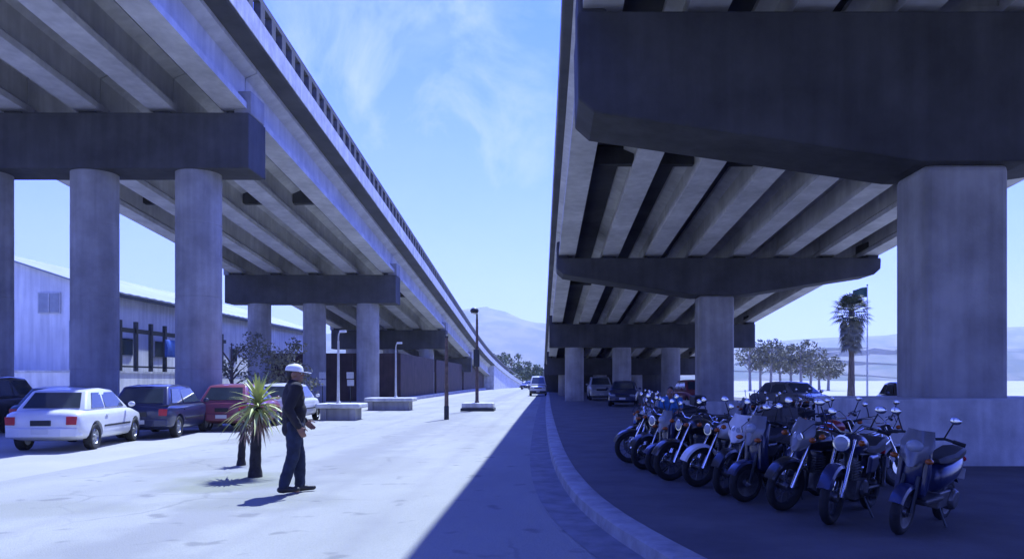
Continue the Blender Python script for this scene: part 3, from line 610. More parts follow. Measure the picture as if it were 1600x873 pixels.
# ------------------------------------------------------------------ motorcycles
def motorcycle():
    o = thing('motorcycle', 'x', 'motorcycle', (0, 0, 0), 0, 'motorcycles parked under the viaduct')
    A = .64; r = .29
    tyre = MB().torus(r-.045, .048, axis='X', n=30, m=10).mesh('tyre')
    rb = MB().lathe([(r-.075, -.03), (r-.06, -.035), (r-.06, .035), (r-.075, .03), (r-.075, -.03)], axis='X', n=30, caps=False); rb.lathe([(.045, -.06), (.055, -.04), (.055, .04), (.045, .06)], axis='X', n=16)
    for k in range(12):
        a = math.pi*k/6; s = .03 if k % 2 else -.03; rb.tube([(s, .04*math.cos(a), .04*math.sin(a)), (0, (r-.07)*math.cos(a+.2), (r-.07)*math.sin(a+.2))], .005, 5)
    rim = rb.mesh('rim'); disc = MB().lathe([(.12, .055), (.12, .062), (.04, .062), (.04, .055)], axis='X', n=20).mesh('brake_disc')
    for y in (A, -A):
        w = bpy.data.objects.new('wheel', None); COL.objects.link(w); w.parent = o; w.location = (0, y, r)
        link('tyre', tyre, 'rubber', w, smooth=True); link('rim', rim, 'alloy_dk', w, smooth=True); link('brake_disc', disc, 'chrome', w, smooth=True)
    for s in (-1, 1):
        MB().tube([(s*.085, A, r), (s*.085, A-.12, r+.30)], .028, 10).build('fork', 'chrome', o, smooth=True)
        MB().tube([(s*.085, A-.11, r+.28), (s*.085, A-.24, r+.58)], .019, 10).build('fork_tube', 'chrome', o, smooth=True)
        MB().tube([(s*.13, -A, r), (s*.14, -A+.12, r+.36)], [.03, .036], 10).build('shock_absorber', 'chrome', o, smooth=True)
        st = MB().tube([(s*.22, A-.24, 1.0), (s*.26, A-.22, 1.10), (s*.29, A-.21, 1.17)], .008, 6).build('mirror', 'plastic', o)
        MB().ell((s*.31, A-.22, 1.21), (.058, .014, .038)).build('mirror_glass', 'chrome', st, smooth=True)
        MB().ell((s*.20, A-.10, .86), (.035, .045, .03)).build('indicator', 'orange', o, smooth=True)
        MB().tube([(s*.09, .02, .27), (s*.26, .02, .26)], .018, 8).build('footpeg', 'plastic', o)
    MB().tube([(-.36, A-.38, .97), (-.30, A-.34, .99), (-.16, A-.24, 1.0), (-.07, A-.25, .93), (.07, A-.25, .93), (.16, A-.24, 1.0), (.30, A-.34, .99), (.36, A-.38, .97)], .012, 8).build('handlebar', 'chrome', o, smooth=True)
    for s in (-1, 1): MB().tube([(s*.27, A-.325, .99), (s*.38, A-.39, .965)], .019, 8).build('grip', 'vinyl', o)
    hl = MB().lathe([(.03, -.14), (.06, -.12), (.076, -.04), (.08, 0)], (0, A-.10, .83), 'Y', n=20).build('headlight', 'plastic', o, smooth=True)
    MB().lathe([(.078, .0), (.068, .02), (.034, .034), (.01, .037)], (0, A-.10, .83), 'Y', n=20).build('lens', 'headlight', hl, smooth=True)
    MB().lathe([(.078, -.012), (.086, -.006), (.086, .012), (.075, .014)], (0, A-.10, .83), 'Y', n=22).build('headlight_ring', 'chrome', hl, smooth=True)
    # tank
    rings = []
    for t, w, zc, hh in ((0, .05, .74, .05), (.08, .12, .76, .10), (.3, .15, .79, .125), (.6, .155, .80, .125), (.85, .13, .79, .10), (1, .06, .77, .05)):
        y = -.06+.46*t; rings.append([(w*math.cos(a)*(1 if math.sin(a) > -.3 else .8), y, zc+hh*math.sin(a)) for a in (2*math.pi*k/14 for k in range(14))])
    MB().loft(rings).build('fuel_tank', 'p_black', o, smooth=True, sub=1)
    b = MB()
    for s, q in ((1, .30), (-1, .26), (1, .2)): b.tube([(s*q, A-.33, 1.0), (s*(q-.08), A-.10, 1.04), (s*.10, A-.04, .93), (s*.07, A-.16, .74), (s*.09, A-.08, .48)], .006, 5)
    b.build('cables', 'plastic', o)
    rings = []
    for y, w, z0, z1 in ((.0, .08, .72, .76), (-.1, .12, .70, .77), (-.3, .14, .69, .77), (-.42, .135, .70, .80), (-.6, .125, .71, .83), (-.74, .10, .73, .83), (-.78, .06, .75, .81)):
        rings.append([(w, y, z0), (w*1.0, y, z1-.03), (w*.8, y, z1), (-w*.8, y, z1), (-w*1.0, y, z1-.03), (-w, y, z0)])
    MB().loft(rings).build('seat', 'vinyl', o, smooth=True)
    for s in (-1, 1):
        MB().loft([[(s*.11, y, z) for y, z in ((-.02, .47), (-.05, .68), (-.34, .69), (-.40, .56), (-.28, .46))], [(s*.15, y, z) for y, z in ((-.06, .50), (-.08, .65), (-.30, .66), (-.34, .57), (-.25, .49))]]).build('side_panel', 'p_black', o, bevel=.012)
    b = MB(); b.tube([(0, A-.22, .86), (0, .30, .60), (0, .30, .22), (0, -.12, .20), (0, -.18, .45)], .024, 8)
    for s in (-1, 1): b.tube([(0, A-.24, .78), (s*.07, .1, .69), (s*.09, -.4, .67), (s*.08, -.78, .70)], .016, 8); b.tube([(s*.08, -.1, .30), (s*.1, -A, r)], .022, 8)
    b.build('frame', 'steel_dk', o, smooth=True)
    b = MB(); b.box(-.10, .10, -.12, .22, .22, .42); b.lathe([(.085, -.14), (.10, -.12), (.10, .12), (.085, .14)], (0, .0, .32), 'X', n=20)
    for k in range(7): b.box(-.085, .085, .10+.004*k, .27+.004*k, .43+k*.03, .445+k*.03)
    b.box(-.055, .055, .14, .25, .42, .66); b.build('engine', 'engine', o)
    MB().tube([(.03, .28, .50), (.06, .36, .40), (.10, .32, .24), (.13, .1, .19), (.15, -.2, .22), (.165, -.45, .28), (.17, -.9, .36)], [.02, .02, .02, .022, .03, .045, .048], 12).build('exhaust', 'chrome', o, smooth=True)
    for nm, y0, a0, a1, rr, m_ in (('front_fender', A, R(20), R(150), r+.04, 'p_black'), ('rear_fender', -A, R(15), R(140), r+.05, 'plastic')):
        rings = []
        for k in range(13):
            a = lerp(a0, a1, k/12) if y0 > 0 else lerp(math.pi-a0-R(0), math.pi-a1, k/12)
            rings.append([(x*1.0, y0+(rr+dz)*math.cos(a), r+(rr+dz)*math.sin(a)) for x, dz in ((-.075, -.03), (-.06, .0), (0, .012), (.06, 0), (.075, -.03), (.06, -.008), (0, .004), (-.06, -.008))])
        MB().loft(rings).build(nm, m_, o, smooth=True)
    MB().box(-.06, .06, -A-.25, -A-.19, .62, .70).build('taillight', 'taillight', o, bevel=.012)
    MB().box(-.09, .09, -A-.33, -A-.322, .46, .58).build('licence_plate', 'plate', o)
    b = MB().tube([(-.10, -.05, .24), (-.24, -.02, .02)], .011, 6).build('kickstand', 'steel_dk', o)
    for s in (-1, 1): MB().tube([(s*.10, -.55, .72), (s*.11, -.82, .80), (s*.04, -.90, .84)], .011, 6).build('grab_rail', 'chrome', o, smooth=True)
    return o
PROTO = motorcycle()
def scooter():
    o = thing('scooter', 'x', 'scooter', (0, 0, 0), 0, 'motorcycles parked under the viaduct'); r = .24; A = .60
    tyre = MB().torus(r-.05, .052, axis='X', n=28, m=10).mesh('tyre'); rim = MB().lathe([(r-.09, -.04), (r-.075, -.045), (r-.075, .045), (r-.09, .04), (.06, .02), (.05, .05), (.05, -.05), (.06, -.02), (r-.09, -.04)], axis='X', n=24, caps=False).mesh('rim')
    for y in (A, -A):
        w = bpy.data.objects.new('wheel', None); COL.objects.link(w); w.parent = o; w.location = (0, y, r); link('tyre', tyre, 'rubber', w, smooth=True); link('rim', rim, 'alloy_dk', w, smooth=True)
    for s in (-1, 1):
        MB().tube([(s*.075, A, r), (s*.07, A-.10, r+.36)], .022, 8).build('fork', 'steel_dk', o, smooth=True)
        st = MB().tube([(s*.20, A-.24, 1.0), (s*.25, A-.22, 1.12), (s*.27, A-.22, 1.17)], .008, 6).build('mirror', 'plastic', o); MB().ell((s*.29, A-.22, 1.20), (.055, .014, .038)).build('mirror_glass', 'chrome', st, smooth=True)
        MB().tube([(s*.05, A-.24, .97), (s*.2, A-.27, 1.0), (s*.30, A-.30, .98)], .014, 8).build('handlebar', 'steel_dk', o, smooth=True); MB().tube([(s*.27, A-.295, .985), (s*.38, A-.33, .965)], .020, 8).build('grip', 'vinyl', o)
        MB().loft([[(s*(.10+.05*t), A-.09+.02*math.sin(t*3), z) for t in (0, 1)]+[(s*(.10+.05*t), A-.12, z) for t in (1, 0)] for z in (.42, .55, .70, .84)]).build('leg_shield_side', 'p_black', o, bevel=.01)
        MB().ell((s*.17, A-.02, .78), (.04, .05, .028)).build('indicator', 'orange', o, smooth=True)
    rings = []
    for z, w, y in ((.34, .11, A-.20), (.46, .15, A-.14), (.62, .17, A-.10), (.78, .15, A-.12), (.92, .12, A-.16), (1.02, .10, A-.19)): rings.append([(-w, y-.08, z), (-w*.7, y, z), (0, y+.05, z), (w*.7, y, z), (w, y-.08, z), (w*.8, y-.12, z), (0, y-.09, z), (-w*.8, y-.12, z)])
    MB().loft(rings).build('leg_shield', 'p_black', o, smooth=True, sub=1)
    hl = MB().ell((0, A-.06, .90), (.085, .06, .065), 16, 10).build('headlight', 'headlight', o, smooth=True)
    MB().box(-.15, .15, -.10, A-.18, .30, .36).build('footboard', 'plastic', o, bevel=.02)
    rings = []
    for y, w, z0, z1 in ((-.06, .10, .34, .64), (-.16, .15, .36, .70), (-.4, .165, .40, .72), (-.65, .14, .50, .74), (-.85, .08, .62, .74)): rings.append([(w*math.cos(a), y, (z0+z1)/2+(z1-z0)/2*math.sin(a)) for a in (2*math.pi*q/14 for q in range(14))])
    MB().loft(rings).build('rear_body', 'p_black', o, smooth=True, sub=1)
    rings = []
    for y, w, z0, z1 in ((.0, .09, .70, .74), (-.12, .13, .70, .77), (-.4, .14, .71, .78), (-.6, .13, .73, .82), (-.82, .09, .75, .82)): rings.append([(w, y, z0), (w, y, z1-.03), (w*.75, y, z1), (-w*.75, y, z1), (-w, y, z1-.03), (-w, y, z0)])
    MB().loft(rings).build('seat', 'vinyl', o, smooth=True)
    b = MB(); b.box(-.11, .09, -.55, -.10, .20, .38); b.lathe([(.10, -.16), (.12, -.12), (.12, -.05), (.10, -.03)], (0, -.5, .27), 'X', n=18); b.build('engine', 'engine', o, bevel=.02)
    MB().tube([(.10, -.2, .24), (.15, -.45, .26), (.16, -.85, .34)], [.02, .05, .045], 12).build('exhaust', 'steel_dk', o, smooth=True)
    for nm, y0, a0, a1 in (('front_fender', A, 25, 150), ('rear_fender', -A, 40, 150)):
        rings = []
        for q in range(11):
            a = R(lerp(a0, a1, q/10)) if y0 > 0 else R(180-lerp(a0, a1, q/10)); rings.append([(x, y0+(r+.035+dz)*math.cos(a), r+(r+.035+dz)*math.sin(a)) for x, dz in ((-.075, -.03), (-.06, 0), (0, .012), (.06, 0), (.075, -.03), (.06, -.008), (0, .004), (-.06, -.008))])
        MB().loft(rings).build(nm, 'p_black' if y0 > 0 else 'plastic', o, smooth=True)
    MB().ell((0, -.87, .68), (.09, .03, .045)).build('taillight', 'taillight', o, smooth=True); MB().box(-.09, .09, -.90, -.892, .45, .57).build('licence_plate', 'plate', o)
    MB().tube([(-.09, -.15, .24), (-.22, -.12, .02)], .011, 6).build('kickstand', 'steel_dk', o)
    return o
PROTO2 = scooter()
def topbox(p, m):
    b = MB().box(-.20, .20, -1.0, -.66, .86, 1.12).build('top_box', m, p, bevel=.04, segs=3); MB().box(-.205, .205, -1.005, -.655, .985, 1.0).build('seam', 'plastic', b, bevel=.002)
def fairing(p, m):
    rings = []
    for t, w, z in ((0, .05, .70), (.25, .14, .78), (.6, .17, .92), (1, .13, 1.06)):
        y = .60-.12*t; rings.append([(-w, y-.06, z), (-w*.6, y, z), (0, y+.03, z), (w*.6, y, z), (w, y-.06, z), (w*.55, y-.03, z), (0, y+.005, z), (-w*.55, y-.03, z)])
    MB().loft(rings).build('fairing', m, p, smooth=True)
def helmet(p, m):
    h = MB().ell((0, -.34, .90), (.125, .15, .135), 18, 12).build('helmet', m, p, smooth=True); return h
pb = M['p_black'].name
rk = random.Random(11)
bikes = []
# front row follows the kerb, noses to the road
front = [(2.32, 15.3), (2.28, 14.55), (2.28, 13.8), (2.32, 13.05), (2.4, 12.35), (2.5, 11.65), (2.62, 10.95), (2.8, 10.3), (3.0, 9.65), (3.24, 9.05), (3.5, 8.45), (3.8, 7.85)]
second = [(3.75, 13.65), (3.82, 12.85), (3.95, 12.05), (4.12, 11.25), (4.35, 10.5)]
third = [(3.0, 18.4), (3.05, 19.7), (3.2, 21.2), (3.3, 22.9), (5.4, 17.6), (5.5, 18.9), (5.6, 20.4), (10.9, 14.6), (11.0, 13.3), (10.2, 18.0), (10.3, 19.5), (7.6, 21.0), (7.7, 22.6), (12.6, 17.0)]
colours = ['black', 'navy', 'black', 'black', 'grey', 'black', 'white', 'black', 'black', 'black', 'navy', 'black', 'grey', 'navy', 'black', 'bikered', 'silver', 'black', 'blue', 'grey', 'black', 'bikered', 'white', 'black', 'navy', 'silver', 'black', 'grey', 'bikered', 'black', 'blue', 'black', 'black']
cname = dict(black='black', bikered='red', blue='blue', silver='silver', white='white', grey='grey', orange='orange', navy='navy')
ordn = ['first', 'second', 'third', 'fourth', 'fifth', 'sixth', 'seventh', 'eighth', 'ninth', 'tenth', 'eleventh', 'twelfth', 'thirteenth']
k = 0; USED = []; SCOOT = (2, 5, 9, 12, 15, 18, 21, 24, 27)
def place(x, y, rz, label, extra=None):
    global k
    cn = colours[k % len(colours)]; k += 1
    sc_ = k in SCOOT
    pr = PROTO2 if sc_ else PROTO
    o = copy_tree(pr, None, {pb: M['p_'+cn]}) if pr in USED else pr
    USED.append(pr)
    if o is pr and cn != 'black':
        for ch in o.children:
            if ch.type == 'MESH' and ch.data.materials[0].name == pb: ch.material_slots[0].link = 'OBJECT'; ch.material_slots[0].material = M['p_'+cn]
    o.location = (x, y, .129); lean = R(rk.uniform(3, 10)); o.rotation_euler = (0, -lean, rz)
    q = rk.uniform(.93, 1.0); o.scale = (q, q, q)
    ex = ''
    if extra == 'box': topbox(o, 'plastic'); ex = ' with top box'
    if extra == 'boxw': topbox(o, 'p_red'); ex = ' with red top box'
    if extra == 'fairing': fairing(o, 'p_white'); ex = ' with white front fairing'
    if extra == 'fairing2': fairing(o, 'p_grey'); ex = ' with grey front fairing'
    o['label'] = label % (cname[cn]+(' scooter' if sc_ else ' motorcycle')+ex); return o
ex1 = [None, 'fairing2', None, None, None, None, None, 'fairing', None, 'fairing2', None, None, None]
for i, (x, y) in enumerate(front):
    j = min(i, len(front)-2); tx, ty = front[j+1][0]-front[j][0], front[j+1][1]-front[j][1]
    ang = math.atan2(ty, tx)-math.pi/2+math.pi/2      # row direction
    place(x+rk.uniform(-.22, .22), y+rk.uniform(-.06, .06), math.pi/2+R(8+i*3.0)+R(rk.uniform(-16, 16)), '%s, ' + ordn[len(front)-1-i] + ' from the near end of the kerbside row', ex1[i])
ex2 = [None, None, None, 'box', None, None, None, None, 'boxw', None, 'fairing2']
for i, (x, y) in enumerate(second):
    place(x+rk.uniform(-.12, .12), y, -math.pi/2+R(10+i*3.0)+R(rk.uniform(-15, 15)), '%s, ' + ordn[len(second)-1-i] + ' from the near end of the short middle row', ex2[i])
tl = ['nearest of four in file beyond the kerbside row', 'second of four in file beyond the kerbside row', 'third of four in file beyond the kerbside row', 'last of four in file beyond the kerbside row',
      'nearest of three beyond the middle row', 'second of three beyond the middle row', 'last of three beyond the middle row', 'farther of two beyond the white pedestal of the near column', 'nearer of two beyond the white pedestal of the near column',
      'nearer of two behind the near column', 'farther of two behind the near column', 'nearer of two midway between the columns', 'farther of two midway between the columns', 'alone at the sunny edge under the viaduct']
ex3 = [None, 'box', None, None, 'fairing', None, None, 'box', None, None, 'boxw', None, None, 'box']
for i, (x, y) in enumerate(third):
    place(x, y, math.pi/2+R(rk.uniform(-8, 14)), '%s ' + tl[i], ex3[i])

# ------------------------------------------------------------------ people
FOLD = bpy.data.textures.new('folds', 'CLOUDS'); FOLD.noise_scale = .11; FOLD.noise_depth = 2
def cloth(mb, vox, amt=.022):
    return bake(mb.mesh('p'), [('REMESH', dict(mode='VOXEL', voxel_size=vox)), ('SMOOTH', dict(iterations=3, factor=.5)), ('DISPLACE', dict(texture=FOLD, strength=amt, mid_level=.45))])
def remesh(mb, vox, smooth=4, fac=.5):
    return bake(mb.mesh('p'), [('REMESH', dict(mode='VOXEL', voxel_size=vox)), ('SMOOTH', dict(iterations=smooth, factor=fac))])
def hand(b, wrist, d, palm_n, thumb, curl=.5, s=1.0):
    """palm and five fingers; d along the hand, palm_n out of the palm, thumb towards the thumb side"""
    w = Vector(wrist); d = Vector(d).normalized(); n = Vector(palm_n); n = (n-d*n.dot(d)).normalized(); t = d.cross(n); t = t if t.dot(Vector(thumb)) > 0 else -t
    for u in (-.028, -.009, .010, .028): b.cap(w+t*u*.7*s, w+(d*.085+t*u)*s, .015*s, .0125*s, 8)
    for u, ln in ((.029, .068), (.010, .078), (-.010, .072), (-.029, .056)):
        p = w+(d*.088+t*u)*s; dirv = d; rr = .0085*s
        for q, seg in enumerate((.42, .33, .25)):
            dirv = (dirv+n*curl*(.55+.2*q)).normalized(); e = p+dirv*ln*seg*s; b.cap(p, e, rr, rr*.9, 8); p = e; rr *= .9
    p = w+(d*.03+t*.026)*s
    for dv, ln, rr in (((d*.55+t*.8+n*.25), .038, .0115), ((d*.85+t*.35+n*.45), .030, .0095), ((d*.9+t*.1+n*.5), .024, .0085)):
        e = p+Vector(dv).normalized()*ln*s; b.cap(p, e, rr*s, rr*.92*s, 8); p = e
def person(label, loc, rz, J, top_m, leg_m, sleeve='long', hat=None, hair=True, group=None, headrot=0, shirt_len=0.0, belly=0):
    """J: joints in local space, forward is -Y, the person's left is +X"""
    o = thing('person', label, 'person', loc, rz, group)
    g = {k_: Vector(v) for k_, v in J.items() if isinstance(v, tuple)}
    b = MB(); pel, chest, neck, head = g['pelvis'], g['chest'], g['neck'], g['head']
    hq = Matrix.Rotation(headrot, 3, 'Z')
    # torso
    up = (chest-pel).normalized(); tors = []
    def trunk(bb, e):
        bb.ell(pel, (.155+e, .115+e, .13+e)); bb.ell(lerp(pel, chest, .45)+Vector((0, -belly*.5, 0)), (.145+e, .105+e+belly, .17+e)); bb.ell(chest, (.168+e, .115+e, .19+e)); bb.ell(lerp(chest, neck, .55), (.15+e, .085+e, .09+e))
        for s in 'lr': bb.cap(lerp(chest, neck, .70), g['sh_'+s], .065+e, .062+e)
    trunk(b, 0)
    b.cap(lerp(chest, neck, .8), head-Vector((0, 0, .08)), .058, .054)
    for s in 'lr':
        b.cap(g['sh_'+s], g['el_'+s], .053, .041); b.cap(g['el_'+s], lerp(g['el_'+s], g['wr_'+s], .35), .041, .043); b.cap(lerp(g['el_'+s], g['wr_'+s], .35), g['wr_'+s], .043, .027)
        b.cap(g['hip_'+s], g['kn_'+s], .085, .057); b.cap(g['kn_'+s], lerp(g['kn_'+s], g['an_'+s], .35), .056, .058); b.cap(lerp(g['kn_'+s], g['an_'+s], .35), g['an_'+s], .058, .038)
        fd = g['toe_'+s]-g['an_'+s]; b.cap(g['an_'+s]+Vector((0, 0, -.03)), g['toe_'+s], .036, .028)
        hd = g.get('hd_'+s, g['wr_'+s]-g['el_'+s]); sx = 1 if s == 'l' else -1
        hand(b, g['wr_'+s], hd, J.get('pn_'+s, (-sx, 0, 0)), J.get('th_'+s, (0, -1, 0)), J.get('curl_'+s, .45))
    # head: skull, jaw, nose, brow, ears
    def H(v): return head+hq@Vector(v)
    b.ell(H((0, .01, .02)), (.075, .094, .105), 20, 14, hq); b.ell(H((0, -.028, -.055)), (.055, .062, .062), 16, 10, hq); b.ell(H((0, -.062, -.095)), (.026, .024, .02), 10, 8, hq)
    b.cap(H((0, -.085, .012)), H((0, -.104, -.024)), .009, .013, 8); b.cap(H((-.035, -.078, .022)), H((.035, -.078, .022)), .010, .010, 8)
    for s in (-1, 1): b.ell(H((s*.078, .012, -.008)), (.012, .022, .033), 10, 8, hq); b.ell(H((s*.042, -.066, -.028)), (.022, .02, .02), 10, 8, hq)
    b.ell(H((0, -.086, -.060)), (.024, .012, .012), 10, 8, hq)
    link('body', remesh(b, .0075, 3, .5), 'skin', o, smooth=True)
    for s in (-1, 1): 
        e = MB().ell(H((s*.032, -.079, .002)), (.013, .009, .008), 10, 8, hq).build('eye', 'eye', o, smooth=True); MB().ell(H((s*.032, -.0865, .002)), (.006, .004, .006), 8, 6, hq).build('pupil', 'hair', e)
    MB().ell(H((0, -.096, -.062)), (.021, .006, .006), 10, 8, hq).build('mouth', 'lip', o, smooth=True)
    if hair:
        hb = MB(); hb.ell(H((0, .022, .040)), (.081, .094, .098), 20, 14, hq); hb.ell(H((0, .06, -.02)), (.066, .052, .07), 14, 10, hq)
        link('hair', remesh(hb, .010, 3), 'hair', o, smooth=True)
    # shirt
    sb = MB(); trunk(sb, .018); sb.cap(lerp(chest, neck, .75), lerp(chest, neck, .95), .078, .070)
    if shirt_len: sb.ell(pel-Vector((0, 0, shirt_len)), (.18, .14, .13))
    for s in 'lr':
        if sleeve == 'long':
            sb.cap(g['sh_'+s], g['el_'+s], .074, .060); sb.cap(g['el_'+s], lerp(g['el_'+s], g['wr_'+s], .93), .059, .046)
        else: sb.cap(g['sh_'+s], lerp(g['sh_'+s], g['el_'+s], .62), .076, .073)
    link('shirt', cloth(sb, .012), top_m, o, smooth=True)
    tb = MB(); tb.ell(pel-Vector((0, 0, .01)), (.172, .132, .125))
    for s in 'lr':
        tb.cap(g['hip_'+s], g['kn_'+s], .104, .078); tb.cap(g['kn_'+s], lerp(g['kn_'+s], g['an_'+s], .95), .077, .064)
    link('trousers', cloth(tb, .012, .028), leg_m, o, smooth=True)
    for s in 'lr':
        fb = MB(); a = g['an_'+s]; t = g['toe_'+s]; fd = (t-a); fd.z = 0; fd.normalize(); zf = a.z-.08
        fb.cap(Vector((a.x, a.y, zf+.042))-fd*.035, Vector((a.x, a.y, zf+.042))+fd*.06, .044, .044); fb.cap(Vector((a.x, a.y, zf+.04)), Vector((t.x, t.y, zf+.035)), .046, .034); fb.cap(a, a-Vector((0, 0, .04)), .046, .048)
        link('shoe', remesh(fb, .010, 3), 'plastic', o, smooth=True)
    if hat:
        cb = MB(); n = 24; rings = []
        for rr, z in ((.098, .032), (.101, .045), (.098, .070), (.086, .098), (.058, .120), (.028, .130), (.008, .132)): rings.append([H((rr*.90*math.cos(2*math.pi*q/n), .012+rr*1.06*math.sin(2*math.pi*q/n), z+(.010*math.sin(2*math.pi*q/n) if z < .05 else 0))) for q in range(n)])
        hh = cb.loft(rings).build('cap', hat, o, smooth=True)
        vb = MB(); up_, lo_ = [], []
        for q in range(11):
            a = math.pi+math.pi*q/10; x = .088*math.cos(a); y = -.055+.135*math.sin(a)
            up_.append(H((x, min(y, -.055), 1.0*.036-.25*max(0, -y-.09)-.10*abs(x)))); 
        lo_ = [p-Vector((0, 0, .008)) for p in up_]; vb.loft([lo_, up_]).build('visor', hat, hh, smooth=False)
        MB().ell(H((0, .012, .133)), (.010, .010, .006), 8, 6).build('button', hat, hh)
    return o
STAND = dict(pelvis=(0, 0, .94), chest=(0, .005, 1.25), neck=(0, .0, 1.46), head=(0, -.02, 1.58), sh_l=(.175, .0, 1.39), sh_r=(-.175, 0, 1.39),
             el_l=(.225, .03, 1.11), el_r=(-.225, .03, 1.11), wr_l=(.24, -.06, .87), wr_r=(-.24, -.06, .87),
             hip_l=(.088, 0, .90), hip_r=(-.088, 0, .90), kn_l=(.095, -.03, .50), kn_r=(-.095, -.02, .50), an_l=(.10, .02, .085), an_r=(-.10, .02, .085), toe_l=(.115, -.14, .035), toe_r=(-.115, -.14, .035))
A_ = dict(STAND); A_.update(kn_l=(.07, -.07, .505), an_l=(.07, -.09, .085), toe_l=(.08, -.25, .04), kn_r=(-.08, .02, .50), an_r=(-.075, .13, .095), toe_r=(-.08, -.03, .035), el_r=(-.23, .10, 1.12), wr_r=(-.235, -.02, .88), el_l=(.215, .02, 1.11), wr_l=(.19, -.17, .93))
person('person in black long-sleeved clothes and a white cap, standing in the open sunlit road', (-3.58, 10.95, .012), R(118), A_, 'blackcloth', 'darkcloth', 'long', 'whitecloth', group=None, headrot=R(-15), shirt_len=.10, belly=.02).scale = (1.14, 1.16, 1.06)
def yucca(name, label, x, y, h, r0, spread, n, ndead, seed, m='yucca', tilt=(0, 0)):
    o = thing(name, label, 'plant', (x, y, 0)); r = random.Random(seed); b = MB(); k_ = 12
    pts = [(tilt[0]*t*t, tilt[1]*t*t, -.03+t*h) for t in np.linspace(0, 1, k_)]; b.tube(pts, [r0*(1.25 if i == 0 else 1.08 if i == 1 else 1-.35*i/k_)*(1.05 if i % 2 else .97) for i in range(k_)], 12).build('trunk', 'dkbark', o, smooth=True)
    top = Vector(pts[-1])
    def blade(bb, base, d, ln, w, droop):
        d = Vector(d).normalized(); side = d.cross(Vector((0, 0, 1))); side = side.normalized() if side.length > .01 else Vector((1, 0, 0)); up = side.cross(d).normalized(); L_, C_2, R_ = [], [], []
        for q in range(6):
            t = q/5; p = base+d*ln*t+Vector((0, 0, -droop*ln*t*t)); ww = w*(.55+.9*t if t < .4 else 1.0-(t-.4)/.6*.97)
            L_.append(p-side*ww+up*ww*.35); C_2.append(p); R_.append(p+side*ww+up*ww*.35)
        bb.add(L_+C_2+R_, [(q, q+1, 7+q, 6+q) for q in range(5)]+[(6+q, 7+q, 13+q, 12+q) for q in range(5)])
    cb, db = MB(), MB()
    for i in range(n):
        a = i*2.39996; el = lerp(1.45, -.15, (i/n)**.8)+r.uniform(-.12, .12); blade(cb, top+Vector((0, 0, .10-.16*i/n)), (math.cos(a)*math.cos(el), math.sin(a)*math.cos(el), math.sin(el)), spread*r.uniform(.7, 1.15), .026*spread/.45, .2+.55*(i/n)*r.uniform(.5, 1.2))
    for i in range(ndead):
        a = i*2.39996; el = lerp(-.5, -1.25, i/ndead); z = top.z-.05-.22*i/ndead; blade(db, Vector((top.x+.05*math.cos(a), top.y+.05*math.sin(a), z)), (math.cos(a)*math.cos(el), math.sin(a)*math.cos(el), math.sin(el)), spread*r.uniform(.45, .7), .018, .15)
    cb.build('crown', m, o, smooth=True); db.build('dead_leaf_skirt', 'tan', o, smooth=True); return o
M['dkbark'] = mat('dark_yucca_bark', (.035, .032, .034), .95, var=.3, scale=9, bump=.8, bscale=20)
M['yucca'] = mat('yellow_green_blades', (.52, .54, .14), .55, scale=2.5, col2=(.34, .40, .10), thr=(.35, .65))
yucca('yucca', 'small yucca palm with yellow-green leaves on a dark trunk, on the greenish bare patch', -4.80, 12.75, 1.18, .10, .60, 80, 46, 3, 'yucca', (.05, 0))
yucca('yucca', 'thin dark-stemmed young yucca just behind the bigger yellow-green one', -5.72, 14.5, .82, .075, .34, 46, 26, 8, 'leaf_dry', (.08, 0))

C_ = dict(pelvis=(0, .05, .50), chest=(0, -.07, .78), neck=(0, -.14, .96), head=(0, -.20, 1.07), sh_l=(.175, -.12, .90), sh_r=(-.175, -.12, .90), el_l=(.23, -.26, .68), el_r=(-.23, -.26, .68), wr_l=(.16, -.46, .62), wr_r=(-.16, -.46, .62),
          hip_l=(.09, .03, .46), hip_r=(-.09, .03, .46), kn_l=(.14, -.40, .50), kn_r=(-.14, -.40, .50), an_l=(.14, -.34, .085), an_r=(-.14, -.34, .085), toe_l=(.16, -.51, .035), toe_r=(-.16, -.51, .035), pn_l=(0, .2, -1), pn_r=(0, .2, -1), th_l=(-1, 0, 0), th_r=(1, 0, 0), curl_l=.5, curl_r=.5)
person('person in blue short-sleeved shirt sitting among motorcycles in the viaduct shade', (2.78, 17.25, .25), R(-20), C_, 'bluecloth', 'darkcloth', 'short', None)
MB_ = MB().box(-.24, .24, -.16, .22, -.119, .385).box(-.30, .30, -.62, -.163, -.119, .0)
tag(MB_.build('block', 'kerb', bevel=.02, loc=(2.78, 17.25, .25)), 'low concrete block the person in blue is sitting on', 'block').rotation_euler = (0, 0, R(-20))

# ------------------------------------------------------------------ trees and plants
def leaves(clumps, per, size, seed, flat=.6):
    r = np.random.default_rng(seed); V = []; F = []
    for (cx, cy, cz, rad) in clumps:
        n = max(6, int(per*rad*rad)); d = r.normal(size=(n, 3)); d /= np.linalg.norm(d, axis=1)[:, None]; q = rad*r.random(n)[:, None]**.45
        P = d*q*np.array([1, 1, .8])+np.array([cx, cy, cz]); u = r.normal(size=(n, 3)); u /= np.linalg.norm(u, axis=1)[:, None]; w = np.cross(u, r.normal(size=(n, 3))); w /= np.linalg.norm(w, axis=1)[:, None]
        s = size*(.6+.8*r.random(n))[:, None]
        o = len(V)*1
        quad = np.stack([P-u*s, P-w*s*flat, P+u*s, P+w*s*flat], 1).reshape(-1, 3)
        V.append(quad)
    V = np.concatenate(V); n = len(V)//4; F = np.arange(n*4).reshape(n, 4)
    me = bpy.data.meshes.new('crown'); me.from_pydata(V.tolist(), [], F.tolist()); return me
